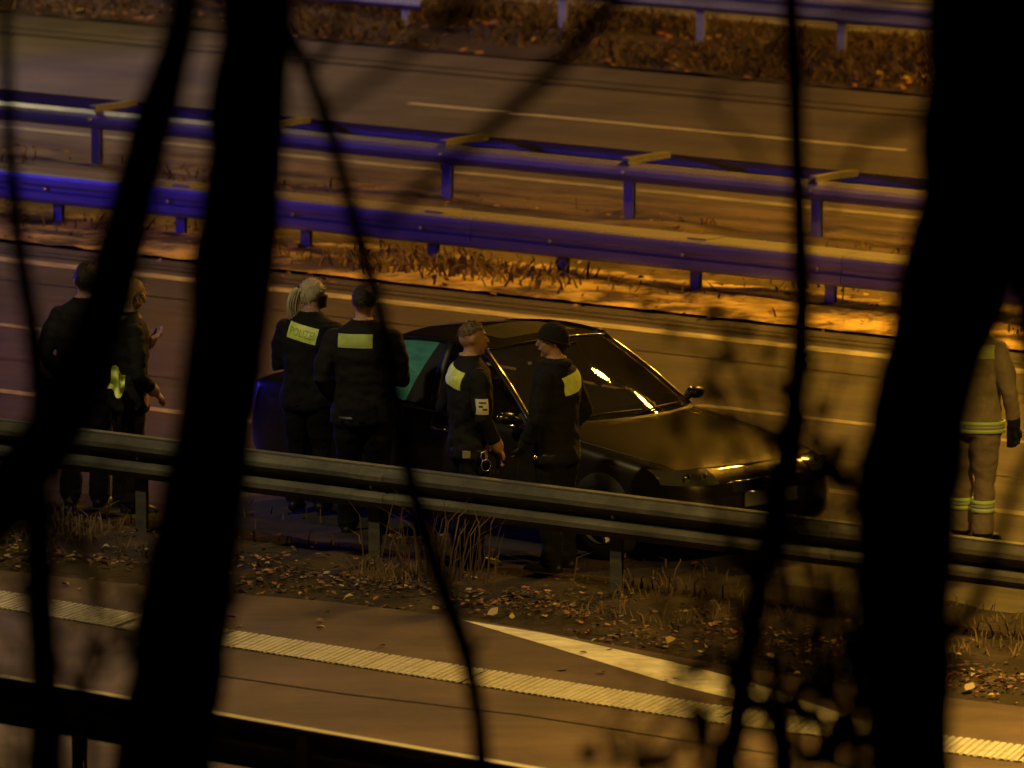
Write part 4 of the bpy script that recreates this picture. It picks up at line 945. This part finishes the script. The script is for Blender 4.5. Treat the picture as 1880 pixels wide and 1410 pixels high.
# leafy shoots in front of the bonnet and the gore at the lower right
def shoots(label, stems, dist, seed, size=.060):
    rnd = random.Random(seed); b0 = AT(stems[0][0][0], 1500, dist); base = Vector((b0.x, b0.y, hill_z(b0.x, b0.y)))
    root = empty('leafy_shoots', base); tag(root, label, 'shrub', 'leafy shoots on the slope before the camera')
    lv = MB()
    for st in stems:
        q = smooth_path([Vector((AT(st[0][0], 1500, dist).x-base.x, 0, -.05))]+[AT(x, y, dist)-base for x, y in st], 5); n = len(q)
        MB().tube(q, [max(.004, .012*(1-.7*i/n)) for i in range(n)], 6).build('stem', TWIG, root, True)
        for i in range(int(n*.25), n, 2):               # side twigs carry the leaves
            a = rnd.uniform(-1, 1); tw = MB(); d = Vector((rnd.choice((-1, 1))*rnd.uniform(.4, 1), rnd.uniform(-.2, .2), rnd.uniform(.1, 1))).normalized()
            l = rnd.uniform(.10, .30); p1 = q[i]+d*l*.5+Vector((0, 0, .02)); p2 = p1+(d+Vector((rnd.uniform(-.5, .5), 0, rnd.uniform(-.4, .4)))).normalized()*l*.5
            tw.tube([q[i], p1, p2], [.005, .004, .0025], 5).build('twig', TWIG, root, True)
            if rnd.random() < .6: leaf(lv, p2, size*rnd.uniform(.6, 1.3), rnd, 0, 1.2, Vector((rnd.uniform(-.5, .5), -1, rnd.uniform(-.2, .6))).normalized())
        for i in range(int(n*.3), n):
            for _ in range(rnd.choice((0, 0, 0, 1))): leaf(lv, q[i]+Vector((rnd.gauss(0, .035), rnd.gauss(0, .04), rnd.gauss(0, .035))), size*rnd.uniform(.7, 1.5), rnd, 0, 1.2, Vector((rnd.uniform(-.5, .5), -1, rnd.uniform(-.2, .6))).normalized())
    lv.build('foliage', LEAFD, root)
shoots('blurred leafy shoots before the slip road marking at the lower right', [[(1460, 1470), (1450, 1380), (1440, 1320), (1400, 1290)], [(1530, 1470), (1545, 1380), (1530, 1290), (1490, 1240)], [(1250, 1480), (1130, 1400), (1110, 1330)], [(1580, 1470), (1570, 1300), (1540, 1180), (1500, 1100)], [(1180, 1480), (1200, 1420), (1180, 1360)], [(1540, 1470), (1500, 1350), (1470, 1310), (1430, 1300)], [(1600, 1470), (1560, 1360), (1520, 1330), (1470, 1320)], [(1560, 1480), (1590, 1250), (1560, 1130), (1580, 1050)]], 30.0, 41)
shoots('blurred leafy shoots before the car bonnet', [[(1420, 1470), (1400, 1150), (1320, 950), (1250, 800), (1240, 720)], [(1480, 1470), (1440, 1000), (1390, 780), (1350, 640), (1340, 570)], [(1500, 1470), (1520, 1100), (1500, 850), (1540, 700), (1560, 610)], [(1440, 1470), (1420, 1000), (1330, 760), (1310, 670)], [(1440, 1470), (1330, 1200), (1290, 1080), (1300, 1000)], [(1560, 1470), (1580, 1000), (1540, 860), (1490, 780), (1450, 760)], [(1500, 1470), (1480, 1060), (1400, 900), (1380, 820)]], 31.0, 42)
shoots('blurred twiggy shoots at the lower left edge', [[(60, 1470), (120, 1300), (170, 1150), (190, 1060)], [(30, 1470), (20, 1300), (40, 1180)], [(100, 1470), (60, 1100), (90, 950), (120, 860)]], 30.5, 43, .04)

rnd = random.Random(77)
def wild(x0, x1, y0, y1, n):
    out = []
    for _ in range(n):
        xb = rnd.uniform(x0, x1); xe = xb+rnd.uniform(-170, 120); ye = rnd.uniform(y0, y1)
        out.append([(xb, 1470), (lerp(xb, xe, .3)+rnd.uniform(-30, 30), lerp(1470, ye, .35)), (lerp(xb, xe, .65)+rnd.uniform(-40, 40), lerp(1470, ye, .7)), (xe, ye)])
    return out
shoots('tangle of thin blurred twigs over the right third, below the slim trunk', wild(1250, 1640, 620, 1250, 12), 27.0, 51, .05)
shoots('tangle of thin blurred twigs rising at the lower left corner', wild(20, 330, 780, 1250, 7), 28.0, 52, .045)
